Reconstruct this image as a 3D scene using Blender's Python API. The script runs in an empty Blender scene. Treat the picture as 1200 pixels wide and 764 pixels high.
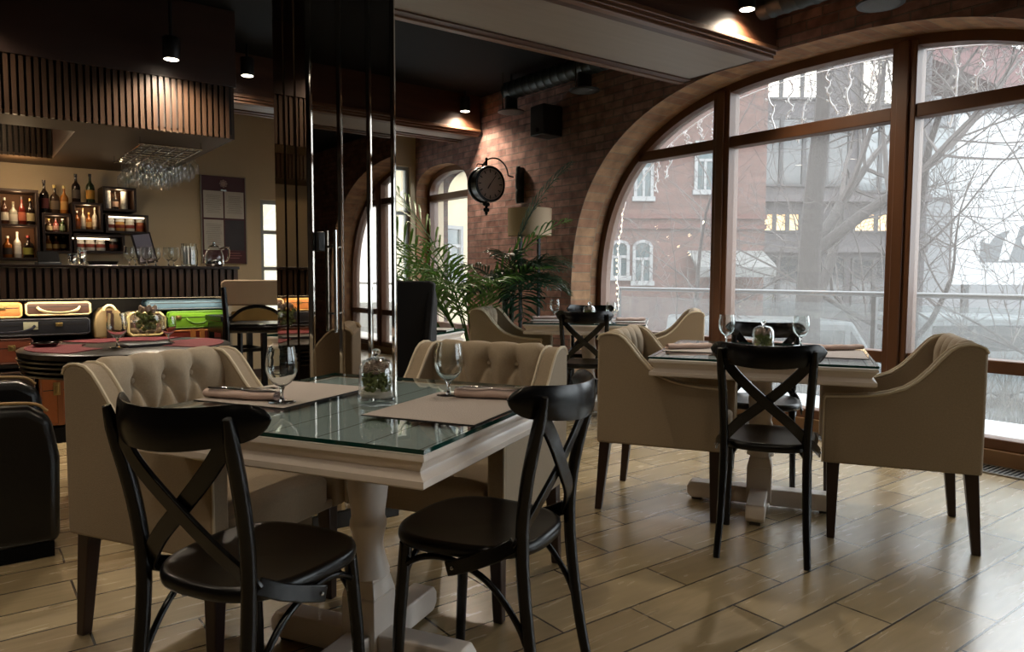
import bpy, bmesh, math, random
from math import sin, cos, pi, radians as RAD, sqrt
from mathutils import Vector, Matrix
rnd = random.Random(7)
SC = bpy.context.scene
COL = SC.collection
V3 = Vector

# ------------------------------------------------------------------ materials
def lin(h):
    h = h.lstrip('#'); o = []
    for i in (0, 2, 4):
        c = int(h[i:i+2], 16) / 255
        o.append(c / 12.92 if c <= .04045 else ((c + .055) / 1.055) ** 2.4)
    return (*o, 1)
MATS = {}
def M(name, col='#808080', rough=.5, metal=0., noise=None, bump=None, coat=0., spec=.5, emit=None, stretch=None, trans=0., sheen=0.):
    if name in MATS: return MATS[name]
    m = bpy.data.materials.new(name); m.use_nodes = True
    nt = m.node_tree; N = nt.nodes; L = nt.links
    p = N['Principled BSDF']
    c = lin(col)
    p.inputs['Base Color'].default_value = c
    p.inputs['Roughness'].default_value = rough
    p.inputs['Metallic'].default_value = metal
    p.inputs['Specular IOR Level'].default_value = spec
    p.inputs['Coat Weight'].default_value = coat
    if sheen: p.inputs['Sheen Weight'].default_value = sheen
    if emit:
        p.inputs['Emission Color'].default_value = lin(emit[0]); p.inputs['Emission Strength'].default_value = emit[1]
    if noise or bump:
        tc = N.new('ShaderNodeTexCoord'); mp = N.new('ShaderNodeMapping')
        L.new(tc.outputs['Object'], mp.inputs['Vector'])
        if stretch: mp.inputs['Scale'].default_value = stretch
    if noise:
        nz = N.new('ShaderNodeTexNoise'); nz.inputs['Scale'].default_value = noise[0]; nz.inputs['Detail'].default_value = 4
        L.new(mp.outputs['Vector'], nz.inputs['Vector'])
        mx = N.new('ShaderNodeMix'); mx.data_type = 'RGBA'
        a = noise[1]
        c2 = lin(noise[2]) if len(noise) > 2 else None
        mx.inputs['A'].default_value = (c[0]*(1-a), c[1]*(1-a), c[2]*(1-a), 1)
        mx.inputs['B'].default_value = c2 or (min(1, c[0]*(1+a)), min(1, c[1]*(1+a)), min(1, c[2]*(1+a)), 1)
        L.new(nz.outputs['Fac'], mx.inputs['Factor']); L.new(mx.outputs['Result'], p.inputs['Base Color'])
    if bump:
        nb = N.new('ShaderNodeTexNoise'); nb.inputs['Scale'].default_value = bump[0]; nb.inputs['Detail'].default_value = 3
        L.new(mp.outputs['Vector'], nb.inputs['Vector'])
        b = N.new('ShaderNodeBump'); b.inputs['Strength'].default_value = bump[1]; b.inputs['Distance'].default_value = .01
        L.new(nb.outputs['Fac'], b.inputs['Height']); L.new(b.outputs['Normal'], p.inputs['Normal'])
    MATS[name] = m
    return m
def dk(h, k):
    o = ''
    for c in lin(h)[:3]:
        c *= k; s = 12.92*c if c <= .0031308 else 1.055*c**(1/2.4)-.055
        o += '%02x' % max(0, min(255, round(s*255)))
    return '#'+o
def thin_glass(name, tint='#ffffff', haze=0., rough=0., ior=1.45, hazecol='#e8edf0', boost=1.0, power=5.):
    """window / drinking glass: clear transmission plus a fresnel reflection, a little dust."""
    m = bpy.data.materials.new(name); m.use_nodes = True
    nt = m.node_tree; N = nt.nodes; L = nt.links; N.clear()
    out = N.new('ShaderNodeOutputMaterial')
    tr = N.new('ShaderNodeBsdfTransparent'); tr.inputs['Color'].default_value = lin(tint)
    gl = N.new('ShaderNodeBsdfGlossy'); gl.inputs['Roughness'].default_value = rough
    ge = N.new('ShaderNodeNewGeometry'); dt = N.new('ShaderNodeVectorMath'); dt.operation = 'DOT_PRODUCT'
    L.new(ge.outputs['Normal'], dt.inputs[0]); L.new(ge.outputs['Incoming'], dt.inputs[1])
    ab = N.new('ShaderNodeMath'); ab.operation = 'ABSOLUTE'; L.new(dt.outputs['Value'], ab.inputs[0])
    om = N.new('ShaderNodeMath'); om.operation = 'SUBTRACT'; om.inputs[0].default_value = 1; om.use_clamp = True; L.new(ab.outputs[0], om.inputs[1])
    pw = N.new('ShaderNodeMath'); pw.operation = 'POWER'; pw.inputs[1].default_value = power; L.new(om.outputs[0], pw.inputs[0])
    r0 = ((ior-1)/(ior+1))**2*boost
    ma = N.new('ShaderNodeMath'); ma.operation = 'MULTIPLY_ADD'; ma.inputs[1].default_value = 1-r0; ma.inputs[2].default_value = r0; L.new(pw.outputs[0], ma.inputs[0])
    mx = N.new('ShaderNodeMixShader')
    fac = ma.outputs[0]
    L.new(fac, mx.inputs[0])
    base = tr.outputs[0]
    if haze:
        df = N.new('ShaderNodeBsdfTranslucent'); df.inputs['Color'].default_value = lin(hazecol)
        m2 = N.new('ShaderNodeMixShader'); m2.inputs[0].default_value = haze
        L.new(tr.outputs[0], m2.inputs[1]); L.new(df.outputs[0], m2.inputs[2]); base = m2.outputs[0]
    L.new(base, mx.inputs[1]); L.new(gl.outputs[0], mx.inputs[2])
    L.new(mx.outputs[0], out.inputs['Surface'])
    MATS[name] = m
    return m
def brick_mat(name, c1, c2, mortar, bw=.25, rh=.075, ms=.006, rough=.85, uv=True, bump=.6, offset=.5, noise=.35):
    m = bpy.data.materials.new(name); m.use_nodes = True
    nt = m.node_tree; N = nt.nodes; L = nt.links; p = N['Principled BSDF']
    tc = N.new('ShaderNodeTexCoord'); br = N.new('ShaderNodeTexBrick')
    src = tc.outputs['UV' if uv else 'Object']
    L.new(src, br.inputs['Vector'])
    br.offset = offset
    br.inputs['Scale'].default_value = 1; br.inputs['Brick Width'].default_value = bw; br.inputs['Row Height'].default_value = rh
    br.inputs['Mortar Size'].default_value = ms; br.inputs['Mortar Smooth'].default_value = .3
    br.inputs['Color1'].default_value = lin(c1); br.inputs['Color2'].default_value = lin(c2); br.inputs['Mortar'].default_value = lin(mortar)
    nz = N.new('ShaderNodeTexNoise'); nz.inputs['Scale'].default_value = 9; nz.inputs['Detail'].default_value = 6
    L.new(src, nz.inputs['Vector'])
    mr = N.new('ShaderNodeMapRange'); mr.inputs['To Min'].default_value = 1 - noise; mr.inputs['To Max'].default_value = 1 + noise
    mr.inputs['From Min'].default_value = .3; mr.inputs['From Max'].default_value = .7
    L.new(nz.outputs['Fac'], mr.inputs['Value'])
    mx = N.new('ShaderNodeMix'); mx.data_type = 'RGBA'; mx.blend_type = 'MULTIPLY'; mx.inputs['Factor'].default_value = 1
    L.new(br.outputs['Color'], mx.inputs['A']); L.new(mr.outputs['Result'], mx.inputs['B'])
    L.new(mx.outputs['Result'], p.inputs['Base Color'])
    p.inputs['Roughness'].default_value = rough
    ad = N.new('ShaderNodeMath'); ad.operation = 'MULTIPLY_ADD'; ad.inputs[1].default_value = -1.0
    L.new(br.outputs['Fac'], ad.inputs[0]); L.new(nz.outputs['Fac'], ad.inputs[2])
    b = N.new('ShaderNodeBump'); b.inputs['Strength'].default_value = bump; b.inputs['Distance'].default_value = .012
    L.new(ad.outputs[0], b.inputs['Height']); L.new(b.outputs['Normal'], p.inputs['Normal'])
    MATS[name] = m
    return m

def solid_glass(name):
    m = bpy.data.materials.new(name); m.use_nodes = True
    N = m.node_tree.nodes; N.clear(); out = N.new('ShaderNodeOutputMaterial'); g = N.new('ShaderNodeBsdfGlass'); g.inputs['IOR'].default_value = 1.47; g.inputs['Roughness'].default_value = 0; g.inputs['Color'].default_value = (.97, .985, .98, 1)
    m.node_tree.links.new(g.outputs[0], out.inputs['Surface']); MATS[name] = m
    return m
# ------------------------------------------------------------------ mesh builder
class MB:
    def __init__(s): s.bm = bmesh.new(); s.uv = None
    def face(s, vs):
        try: return s.bm.faces.new(vs)
        except ValueError: return None
    def poly(s, pts, uvs=None):
        f = s.face([s.bm.verts.new(p) for p in pts])
        if uvs and f:
            if s.uv is None: s.uv = s.bm.loops.layers.uv.new('UVMap')
            for l, u in zip(f.loops, uvs): l[s.uv].uv = u
        return f
    def box(s, x0, x1, y0, y1, z0, z1, mat=None):
        P = [(x0,y0,z0),(x1,y0,z0),(x1,y1,z0),(x0,y1,z0),(x0,y0,z1),(x1,y0,z1),(x1,y1,z1),(x0,y1,z1)]
        v = [s.bm.verts.new(mat @ V3(p) if mat else p) for p in P]
        for q in ((3,2,1,0),(4,5,6,7),(0,1,5,4),(1,2,6,5),(2,3,7,6),(3,0,4,7)): s.face([v[i] for i in q])
        return s
    def cbox(s, c, size, rot=None):
        m = Matrix.Translation(c) @ (rot.to_4x4() if rot else Matrix())
        a, b, d = (k/2 for k in size)
        return s.box(-a, a, -b, b, -d, d, m)
    def frustum(s, lo, hi, z0, z1):  # lo, hi: (x0,x1,y0,y1)
        P = [(lo[0],lo[2],z0),(lo[1],lo[2],z0),(lo[1],lo[3],z0),(lo[0],lo[3],z0),(hi[0],hi[2],z1),(hi[1],hi[2],z1),(hi[1],hi[3],z1),(hi[0],hi[3],z1)]
        v = [s.bm.verts.new(p) for p in P]
        for q in ((3,2,1,0),(4,5,6,7),(0,1,5,4),(1,2,6,5),(2,3,7,6),(3,0,4,7)): s.face([v[i] for i in q])
        return s
    def prism(s, outline, vec):
        """closed outline of 3D points extruded along vec"""
        vec = V3(vec); n = len(outline)
        a = [s.bm.verts.new(p) for p in outline]; b = [s.bm.verts.new(V3(p) + vec) for p in outline]
        s.face(a[::-1]); s.face(b)
        for i in range(n): s.face([a[i], a[(i+1) % n], b[(i+1) % n], b[i]])
        return s
    def lathe(s, prof, seg=20, c=(0,0,0), rot=None, cap0=True, cap1=True):
        c = V3(c); rings = []
        for r, z in prof:
            if r < 1e-6:
                p = V3((0,0,z)); p = rot @ p if rot else p
                rings.append([s.bm.verts.new(c + p)])
            else:
                ring = []
                for k in range(seg):
                    p = V3((r*cos(2*pi*k/seg), r*sin(2*pi*k/seg), z)); p = rot @ p if rot else p
                    ring.append(s.bm.verts.new(c + p))
                rings.append(ring)
        for A, B in zip(rings, rings[1:]):
            if len(A) == 1 and len(B) == 1: continue
            for k in range(seg):
                k2 = (k+1) % seg
                if len(A) == 1: s.face([A[0], B[k2], B[k]][::-1] if False else [A[0], B[k], B[k2]][::-1])
                elif len(B) == 1: s.face([A[k], A[k2], B[0]])
                else: s.face([A[k], A[k2], B[k2], B[k]])
        if cap0 and len(rings[0]) > 1: s.face(rings[0][::-1])
        if cap1 and len(rings[-1]) > 1: s.face(rings[-1])
        return s
    def tube(s, pts, r, seg=8, up=None, cap=True):
        """swept tube; r = radius, list of radii, or list/tuple-pairs (a along side, b along up)"""
        pts = [V3(p) for p in pts]; n = len(pts)
        R = r if isinstance(r, list) else [r]*n
        t0 = (pts[1]-pts[0]).normalized()
        u = V3(up) if up else (V3((0,0,1)) if abs(t0.z) < .9 else V3((0,1,0)))
        rings = []
        for i, p in enumerate(pts):
            t = (pts[min(i+1, n-1)] - pts[max(i-1, 0)]).normalized()
            side = t.cross(u)
            if side.length < 1e-5: side = t.orthogonal()
            side.normalize(); u2 = side.cross(t).normalized()
            if not up: u = u2
            a, b = R[i] if isinstance(R[i], tuple) else (R[i], R[i])
            rings.append([s.bm.verts.new(p + side*(a*cos(2*pi*k/seg + pi/seg)) + u2*(b*sin(2*pi*k/seg + pi/seg))) for k in range(seg)])
        for A, B in zip(rings, rings[1:]):
            for k in range(seg): s.face([A[k], A[(k+1) % seg], B[(k+1) % seg], B[k]])
        if cap: s.face(rings[0][::-1]); s.face(rings[-1])
        return s
    def ribbon(s, pts, w, t, up):
        """flat bar swept along pts: rectangular section, w across, t along up"""
        k = sqrt(2)
        return s.tube(pts, [(w/2*k, t/2*k)]*len(pts), 4, up)
    def ell(s, c, r, seg=12, rings=8, rot=None):
        prof = []
        for i in range(rings+1):
            a = -pi/2 + pi*i/rings
            prof.append((max(0, cos(a)) if 0 < i < rings else 0, sin(a)))
        b = MB(); b.lathe(prof, seg)
        m = Matrix.Translation(c) @ (rot.to_4x4() if rot else Matrix()) @ Matrix.Diagonal((r[0], r[1], r[2], 1))
        s.join(b, m); return s
    def join(s, other, m=None):
        mp = {}
        for v in other.bm.verts: mp[v] = s.bm.verts.new(m @ v.co if m else v.co)
        for f in other.bm.faces: s.face([mp[v] for v in f.verts])
        return s
    def grid(s, fn, nu, nv, cu=False):
        g = [[s.bm.verts.new(fn(i/nu, j/nv)) for i in range(nu if cu else nu+1)] for j in range(nv+1)]
        for j in range(nv):
            for i in range(nu):
                i2 = (i+1) % nu if cu else i+1
                s.face([g[j][i], g[j][i2], g[j+1][i2], g[j+1][i]])
        return g
    def build(s, name, mat, parent=None, angle=38, bevel=0, bseg=2, subs=0, solid=0, loc=None, fix=True):
        if fix: bmesh.ops.recalc_face_normals(s.bm, faces=s.bm.faces[:])
        me = bpy.data.meshes.new(name); s.bm.to_mesh(me); s.bm.free()
        for f in me.polygons: f.use_smooth = True
        me.set_sharp_from_angle(angle=RAD(angle))
        for mm in (mat if isinstance(mat, list) else [mat]): me.materials.append(mm)
        o = bpy.data.objects.new(name, me); COL.objects.link(o)
        if parent is not None: o.parent = parent
        if loc: o.location = loc
        if solid:
            q = o.modifiers.new('solid', 'SOLIDIFY'); q.thickness = solid; q.offset = 0
        if bevel:
            q = o.modifiers.new('bevel', 'BEVEL'); q.width = bevel; q.segments = bseg; q.limit_method = 'ANGLE'; q.angle_limit = RAD(40)
        if subs:
            q = o.modifiers.new('subd', 'SUBSURF'); q.levels = subs; q.render_levels = subs
        return o
def thing(name, label, cat, loc=(0,0,0), rotz=0, group=None):
    o = bpy.data.objects.new(name, None); COL.objects.link(o)
    o.location = loc; o.rotation_euler = (0, 0, rotz); o.empty_display_size = .1
    o['label'] = label; o['category'] = cat
    if group: o['group'] = group
    return o
def tag(o, label, cat, group=None, loc=None, rotz=None):
    o['label'] = label; o['category'] = cat
    if group: o['group'] = group
    if loc: o.location = loc
    if rotz is not None: o.rotation_euler = (0, 0, rotz)
    return o
def struct(o): o['kind'] = 'structure'; return o
def dup(root, loc, rotz=None, label=None, group=None, scale=None):
    r = root.copy(); COL.objects.link(r); r.location = loc
    if rotz is not None: r.rotation_euler = (r.rotation_euler[0], r.rotation_euler[1], rotz)
    if label: r['label'] = label
    if group: r['group'] = group
    if scale: r.scale = (scale,)*3
    def rec(src, dst):
        for ch in list(src.children):
            c = ch.copy(); COL.objects.link(c); c.parent = dst; rec(ch, c)
    rec(root, r)
    return r
def arc(c, r, a0, a1, n, ax='xz'):
    o = []
    for i in range(n+1):
        a = a0 + (a1-a0)*i/n
        p = [c[0], c[1], c[2]]
        p['xyz'.index(ax[0])] += r*cos(a); p['xyz'.index(ax[1])] += r*sin(a)
        o.append(tuple(p))
    return o
def smooth_path(ctrl, n=6):
    """catmull-rom through control points"""
    P = [V3(c) for c in ctrl]; P = [2*P[0]-P[1]] + P + [2*P[-1]-P[-2]]; out = []
    for i in range(1, len(P)-2):
        for k in range(n):
            t = k/n; a, b, c, d = P[i-1], P[i], P[i+1], P[i+2]
            out.append(.5*((2*b) + (c-a)*t + (2*a-5*b+4*c-d)*t*t + (3*b-a-3*c+d)*t**3))
    out.append(P[-2]); return out

# ------------------------------------------------------------------ palette
FAB = M('beige_fabric', '#9c8b74', .9, noise=(140, .16), bump=(420, .35), sheen=.15)
FABT = M('beige_tufted_fabric', '#a8977f', .9, noise=(140, .14), bump=(420, .3), sheen=.15)
PIPE = M('piping_fabric', '#cfc2aa', .85)
LEGW = M('dark_leg_wood', '#2e1c16', .38, noise=(18, .3), stretch=(1,1,.2))
BLK = M('black_lacquer', '#070606', .25, spec=.38)
BLKSEAT = M('black_seat_lacquer', '#080707', .3, spec=.38)
STEEL = M('brushed_steel', '#c9c9c6', .22, 1.)
CHROME = M('chrome', '#dfe0e0', .06, 1.)
WHITEP = M('cream_paint', '#e0d5cb', .3, noise=(12, .06), coat=.15)
PLANK = None
TGLASS = thin_glass('table_glass', '#eff6f4', ior=1.55, boost=1.7)
TEDGE = M('glass_edge', '#0f3b34', .08, spec=.8)
GLASS = thin_glass('clear_drinking_glass', '#fafcfc', ior=1.5, boost=1.7, power=2.6)
CRYSTAL = solid_glass('crystal_glass')
PANE = thin_glass('window_glass', '#f0f3f3', haze=.10, ior=1.45, hazecol='#f0e8e0')
RAILG = thin_glass('railing_glass', '#eef2f2', haze=.03, ior=1.45)
MATGREY = M('placemat_leather', '#b3a8a0', .7, bump=(260, .25))
MATEDGE = M('placemat_edge', '#2b2725', .8)
NAPK = M('napkin_linen', '#d6bcb1', .85, bump=(300, .25))
WOODF = M('window_wood', '#5a3820', .42, noise=(7, .35), stretch=(1, 1, .25))
WOODD = M('beam_walnut', '#4a2d1e', .45, noise=(6, .5), stretch=(.35, 3, 3), bump=(30, .08))
SOFFIT = M('beam_soffit_paint', '#8d8178', .55, noise=(5, .12), stretch=(.3, 4, 1))
BLACKC = M('black_ceiling_paint', '#060505', .85, spec=.2)
SLAT = M('bar_slat_wood', '#3a281b', .4, noise=(12, .4), stretch=(3, 3, .3))
SLATB = M('bar_slat_backing', '#120b08', .7)
BEIGEW = M('beige_wall_plaster', '#b7a68a', .85, noise=(3, .06), bump=(40, .05))
DARKW = M('dark_wall_plaster', '#4a4038', .85)
LEATHB = M('black_leather', '#060606', .3, bump=(60, .15))
TANP = M('tan_piping', '#a58556', .6)
REDC = M('red_cloth', '#701722', .8, bump=(220, .4))
GREEN = M('palm_leaf', '#3c6a28', .42, noise=(6, .45), spec=.6)
GREEND = M('dark_palm_leaf', '#17321f', .4, noise=(6, .4), spec=.6)
for g_, c_ in ((GREEN, '#6f9a36'), (GREEND, '#234a2a')):
    nt = g_.node_tree; tl = nt.nodes.new('ShaderNodeBsdfTranslucent'); tl.inputs['Color'].default_value = lin(c_); mx = nt.nodes.new('ShaderNodeMixShader'); mx.inputs[0].default_value = .25
    nt.links.new(nt.nodes['Principled BSDF'].outputs[0], mx.inputs[1]); nt.links.new(tl.outputs[0], mx.inputs[2]); nt.links.new(mx.outputs[0], nt.nodes['Material Output'].inputs['Surface'])
STEM = M('palm_stem', '#6f7a42', .6)
MOSS = M('moss', '#858c52', .95, noise=(40, .5), bump=(90, 1.))
CONE = M('pine_cone_brown', '#b7a08e', .9, noise=(40, .4))
PEB = M('white_sand', '#d9d2c4', .9, noise=(60, .2))
# ------------------------------------------------------------------ room shell
XW, XF, ZC = 4.594, 4.97, 3.05      # brick wall face, window frame plane, ceiling
def floor_mat():
    m = bpy.data.materials.new('wood_look_floor_tiles'); m.use_nodes = True
    nt = m.node_tree; N = nt.nodes; L = nt.links; p = N['Principled BSDF']
    tc = N.new('ShaderNodeTexCoord'); mp = N.new('ShaderNodeMapping'); mp.inputs['Location'].default_value = (.0065, -.093+1.99*0, 0)
    L.new(tc.outputs['Object'], mp.inputs['Vector'])
    br = N.new('ShaderNodeTexBrick'); br.offset = .5; br.offset_frequency = 2; br.squash = 1
    for k, v in (('Scale', 1), ('Brick Width', .597), ('Row Height', .199), ('Mortar Size', .0042), ('Mortar Smooth', .2), ('Bias', 0)): br.inputs[k].default_value = v
    br.inputs['Color1'].default_value = lin('#93805f'); br.inputs['Color2'].default_value = lin('#ad9b79'); br.inputs['Mortar'].default_value = lin('#211a13')
    L.new(mp.outputs['Vector'], br.inputs['Vector'])
    m2 = N.new('ShaderNodeMapping'); m2.inputs['Scale'].default_value = (1.2, 9, 1); L.new(tc.outputs['Object'], m2.inputs['Vector'])
    nz = N.new('ShaderNodeTexNoise'); nz.inputs['Scale'].default_value = 3.2; nz.inputs['Detail'].default_value = 7; nz.inputs['Distortion'].default_value = .6
    L.new(m2.outputs['Vector'], nz.inputs['Vector'])
    mr = N.new('ShaderNodeMapRange'); mr.inputs['From Min'].default_value = .3; mr.inputs['From Max'].default_value = .72; mr.inputs['To Min'].default_value = .86; mr.inputs['To Max'].default_value = 1.10
    L.new(nz.outputs['Fac'], mr.inputs['Value'])
    mx = N.new('ShaderNodeMix'); mx.data_type = 'RGBA'; mx.blend_type = 'MULTIPLY'; mx.inputs['Factor'].default_value = 1
    L.new(br.outputs['Color'], mx.inputs['A']); L.new(mr.outputs['Result'], mx.inputs['B']); L.new(mx.outputs['Result'], p.inputs['Base Color'])
    r2 = N.new('ShaderNodeMapRange'); r2.inputs['To Min'].default_value = .20; r2.inputs['To Max'].default_value = .32
    L.new(nz.outputs['Fac'], r2.inputs['Value']); L.new(r2.outputs['Result'], p.inputs['Roughness'])
    p.inputs['Specular IOR Level'].default_value = .9; p.inputs['Coat Weight'].default_value = .5; p.inputs['Coat Roughness'].default_value = .22; p.inputs['Coat IOR'].default_value = 1.7
    ad = N.new('ShaderNodeMath'); ad.operation = 'MULTIPLY_ADD'; ad.inputs[1].default_value = -1.2
    sm = N.new('ShaderNodeMath'); sm.operation = 'MULTIPLY'; sm.inputs[1].default_value = .06; L.new(nz.outputs['Fac'], sm.inputs[0])
    L.new(br.outputs['Fac'], ad.inputs[0]); L.new(sm.outputs[0], ad.inputs[2])
    b = N.new('ShaderNodeBump'); b.inputs['Strength'].default_value = .3; b.inputs['Distance'].default_value = .006
    L.new(ad.outputs[0], b.inputs['Height']); L.new(b.outputs['Normal'], p.inputs['Normal'])
    return m
XL, YB, YF = -4.0, -5.6, 8.06
struct(MB().box(XL, 5.0, YB, YF+.3, -.12, 0).build('floor', floor_mat(), fix=True))
struct(MB().box(XL, 5.0, YB, YF+.3, ZC, ZC+.12).build('ceiling', BLACKC))

BRW = brick_mat('red_brick_wall', '#947068', '#77544c', '#6b5c56', bw=.225, rh=.066, ms=.006, noise=.42, bump=.9)
BRS = brick_mat('arch_soffit_brick', '#a07a58', '#875f45', '#8a765e', bw=.085, rh=.25, ms=.005, noise=.3)
# openings in the brick wall: y centre, half width, springing height, rise, exponent
OPEN = [(2.86, 2.29, .89, 1.80, 2.55), (-2.25, 2.42, .89, 1.80, 2.55), (7.475, .575, 2.15, .29, 2.2)]
PLANE = {7.475: 4.80}
def plane(o): return PLANE.get(o[0], XF)
def arch_z(o, y):
    yc, a, z0, b, n = o; d = min(1, abs(y-yc)/a)
    return z0 + b*(1-d**n)**(1/n)
def opening_outline(o, inset=0., n=40, zbot=0.):
    """(y, z) points up one jamb, over the arch and down the other"""
    yc, a, z0, b, ex = o; a -= inset; b -= inset
    pts = [(yc-a, zbot)]
    for i in range(n+1):
        t = pi - pi*i/n
        c, s_ = cos(t), sin(t)
        pts.append((yc + a*math.copysign(abs(c)**(2/ex), c), z0 + b*abs(s_)**(2/ex)))
    pts.append((yc+a, zbot)); return pts
w = MB(); sf = MB()
edges = [YB-.1]
for o in sorted(OPEN):
    yc, a = o[0], o[1]
    edges.append((yc-a, yc+a, o))
def wallquad(y0, y1, za, zb, z2):
    w.poly([(XW, y0, za), (XW, y1, zb), (XW, y1, z2), (XW, y0, z2)], [(y0, za), (y1, zb), (y1, z2), (y0, z2)])
cur = YB
for o in sorted(OPEN):
    pts = opening_outline(o, n=56)
    wallquad(cur, pts[0][0], 0, 0, ZC)
    for (ya, za), (yb, zb) in zip(pts[1:-1], pts[2:-1]): wallquad(ya, yb, za, zb, ZC)
    cur = pts[-1][0]
    s_len = 0
    for (ya, za), (yb, zb) in zip(pts, pts[1:]):
        d = math.hypot(yb-ya, zb-za)
        xe = plane(o)+.09
        sf.poly([(XW, ya, za), (XW, yb, zb), (xe, yb, zb), (xe, ya, za)], [(s_len, 0), (s_len+d, 0), (s_len+d, .47), (s_len, .47)])
        s_len += d
wallquad(cur, YF+.3, 0, 0, ZC)
struct(w.build('wall_right', BRW, angle=20, fix=False))
struct(sf.build('trim_1', BRS, angle=50, fix=False))
# outer leaf of the same wall so that no daylight leaks round the frames
w = MB(); cur = YB-.2
for o in sorted(OPEN):
    pts = opening_outline(o, n=56)
    def wq(y0, y1, za, zb):
        w.poly([(XF+.09, y0, za), (XF+.09, y1, zb), (XF+.09, y1, ZC+.2), (XF+.09, y0, ZC+.2)], [(y0, za), (y1, zb), (y1, ZC), (y0, ZC)])
    wq(cur, pts[0][0], -.2, -.2)
    for (ya, za), (yb, zb) in zip(pts[1:-1], pts[2:-1]): wq(ya, yb, za, zb)
    cur = pts[-1][0]
wq(cur, YF+.4, -.2, -.2)
struct(w.build('wall_outside', BRW, angle=20, fix=False))
# other walls
b = MB(); b.box(XL, XW, YF, YF+.12, 0, .0001+0.0) if False else None
def wall_with_holes(name, x0, x1, y0, y1, holes, mat):
    """wall in the XZ plane with rectangular holes (hx0,hx1,hz0,hz1)"""
    m = MB(); xs = sorted({x0, x1, *[h[0] for h in holes], *[h[1] for h in holes]})
    for a, c in zip(xs, xs[1:]):
        hs = [h for h in holes if h[0] <= a+1e-6 and h[1] >= c-1e-6]
        if hs: m.box(a, c, y0, y1, 0, hs[0][2]); m.box(a, c, y0, y1, hs[0][3], ZC)
        else: m.box(a, c, y0, y1, 0, ZC)
    return struct(m.build(name, mat))
# small window and glazed door in the far wall
def rect_window(name, h, y, bars, mat):
    root = bpy.data.objects.new(name, None); COL.objects.link(root); root['kind'] = 'structure'
    x0, x1, z0, z1 = h; m = MB(); t = .045
    m.box(x0, x1, y-.02, y+.05, z0, z0+t); m.box(x0, x1, y-.02, y+.05, z1-t, z1)
    m.box(x0, x0+t, y-.02, y+.05, z0+t, z1-t); m.box(x1-t, x1, y-.02, y+.05, z0+t, z1-t)
    m.build('frame', mat, root, bevel=.004)
    m = MB()
    for k in bars: m.box(x0+t, x1-t, y-.01, y+.04, k-.02, k+.02)
    m.build('glazing_bar', mat, root)
    MB().box(x0+.02, x1-.02, y+.012, y+.018, z0+.02, z1-.02).build('pane', PANE, root)
    return root
GREYF = M('grey_window_paint', '#8f9392', .5)
FARWIN = (2.66, 4.02, .55, 1.95); FARDOOR = (4.20, 4.52, .12, 2.47)
wall_with_holes('wall_far', XL, 5.0, YF, YF+.25, [FARWIN, FARDOOR], BEIGEW)
struct(MB().box(XL-.1, XL, YB, YF+.3, 0, ZC).build('wall_left', DARKW))
NEARWIN = []
wall_with_holes('wall_near', XL-.1, 5.0, YB-.2, YB, NEARWIN, DARKW)
for k, h_ in enumerate(NEARWIN): rect_window('window_%d' % (5+k), h_, YB-.1, [1.9], WOODF)
struct(MB().box(XL, 4.2, YF-.018, YF, 0, .1).build('baseboard_far', M('baseboard_dark', '#3a2a20', .5), bevel=.004))

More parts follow.
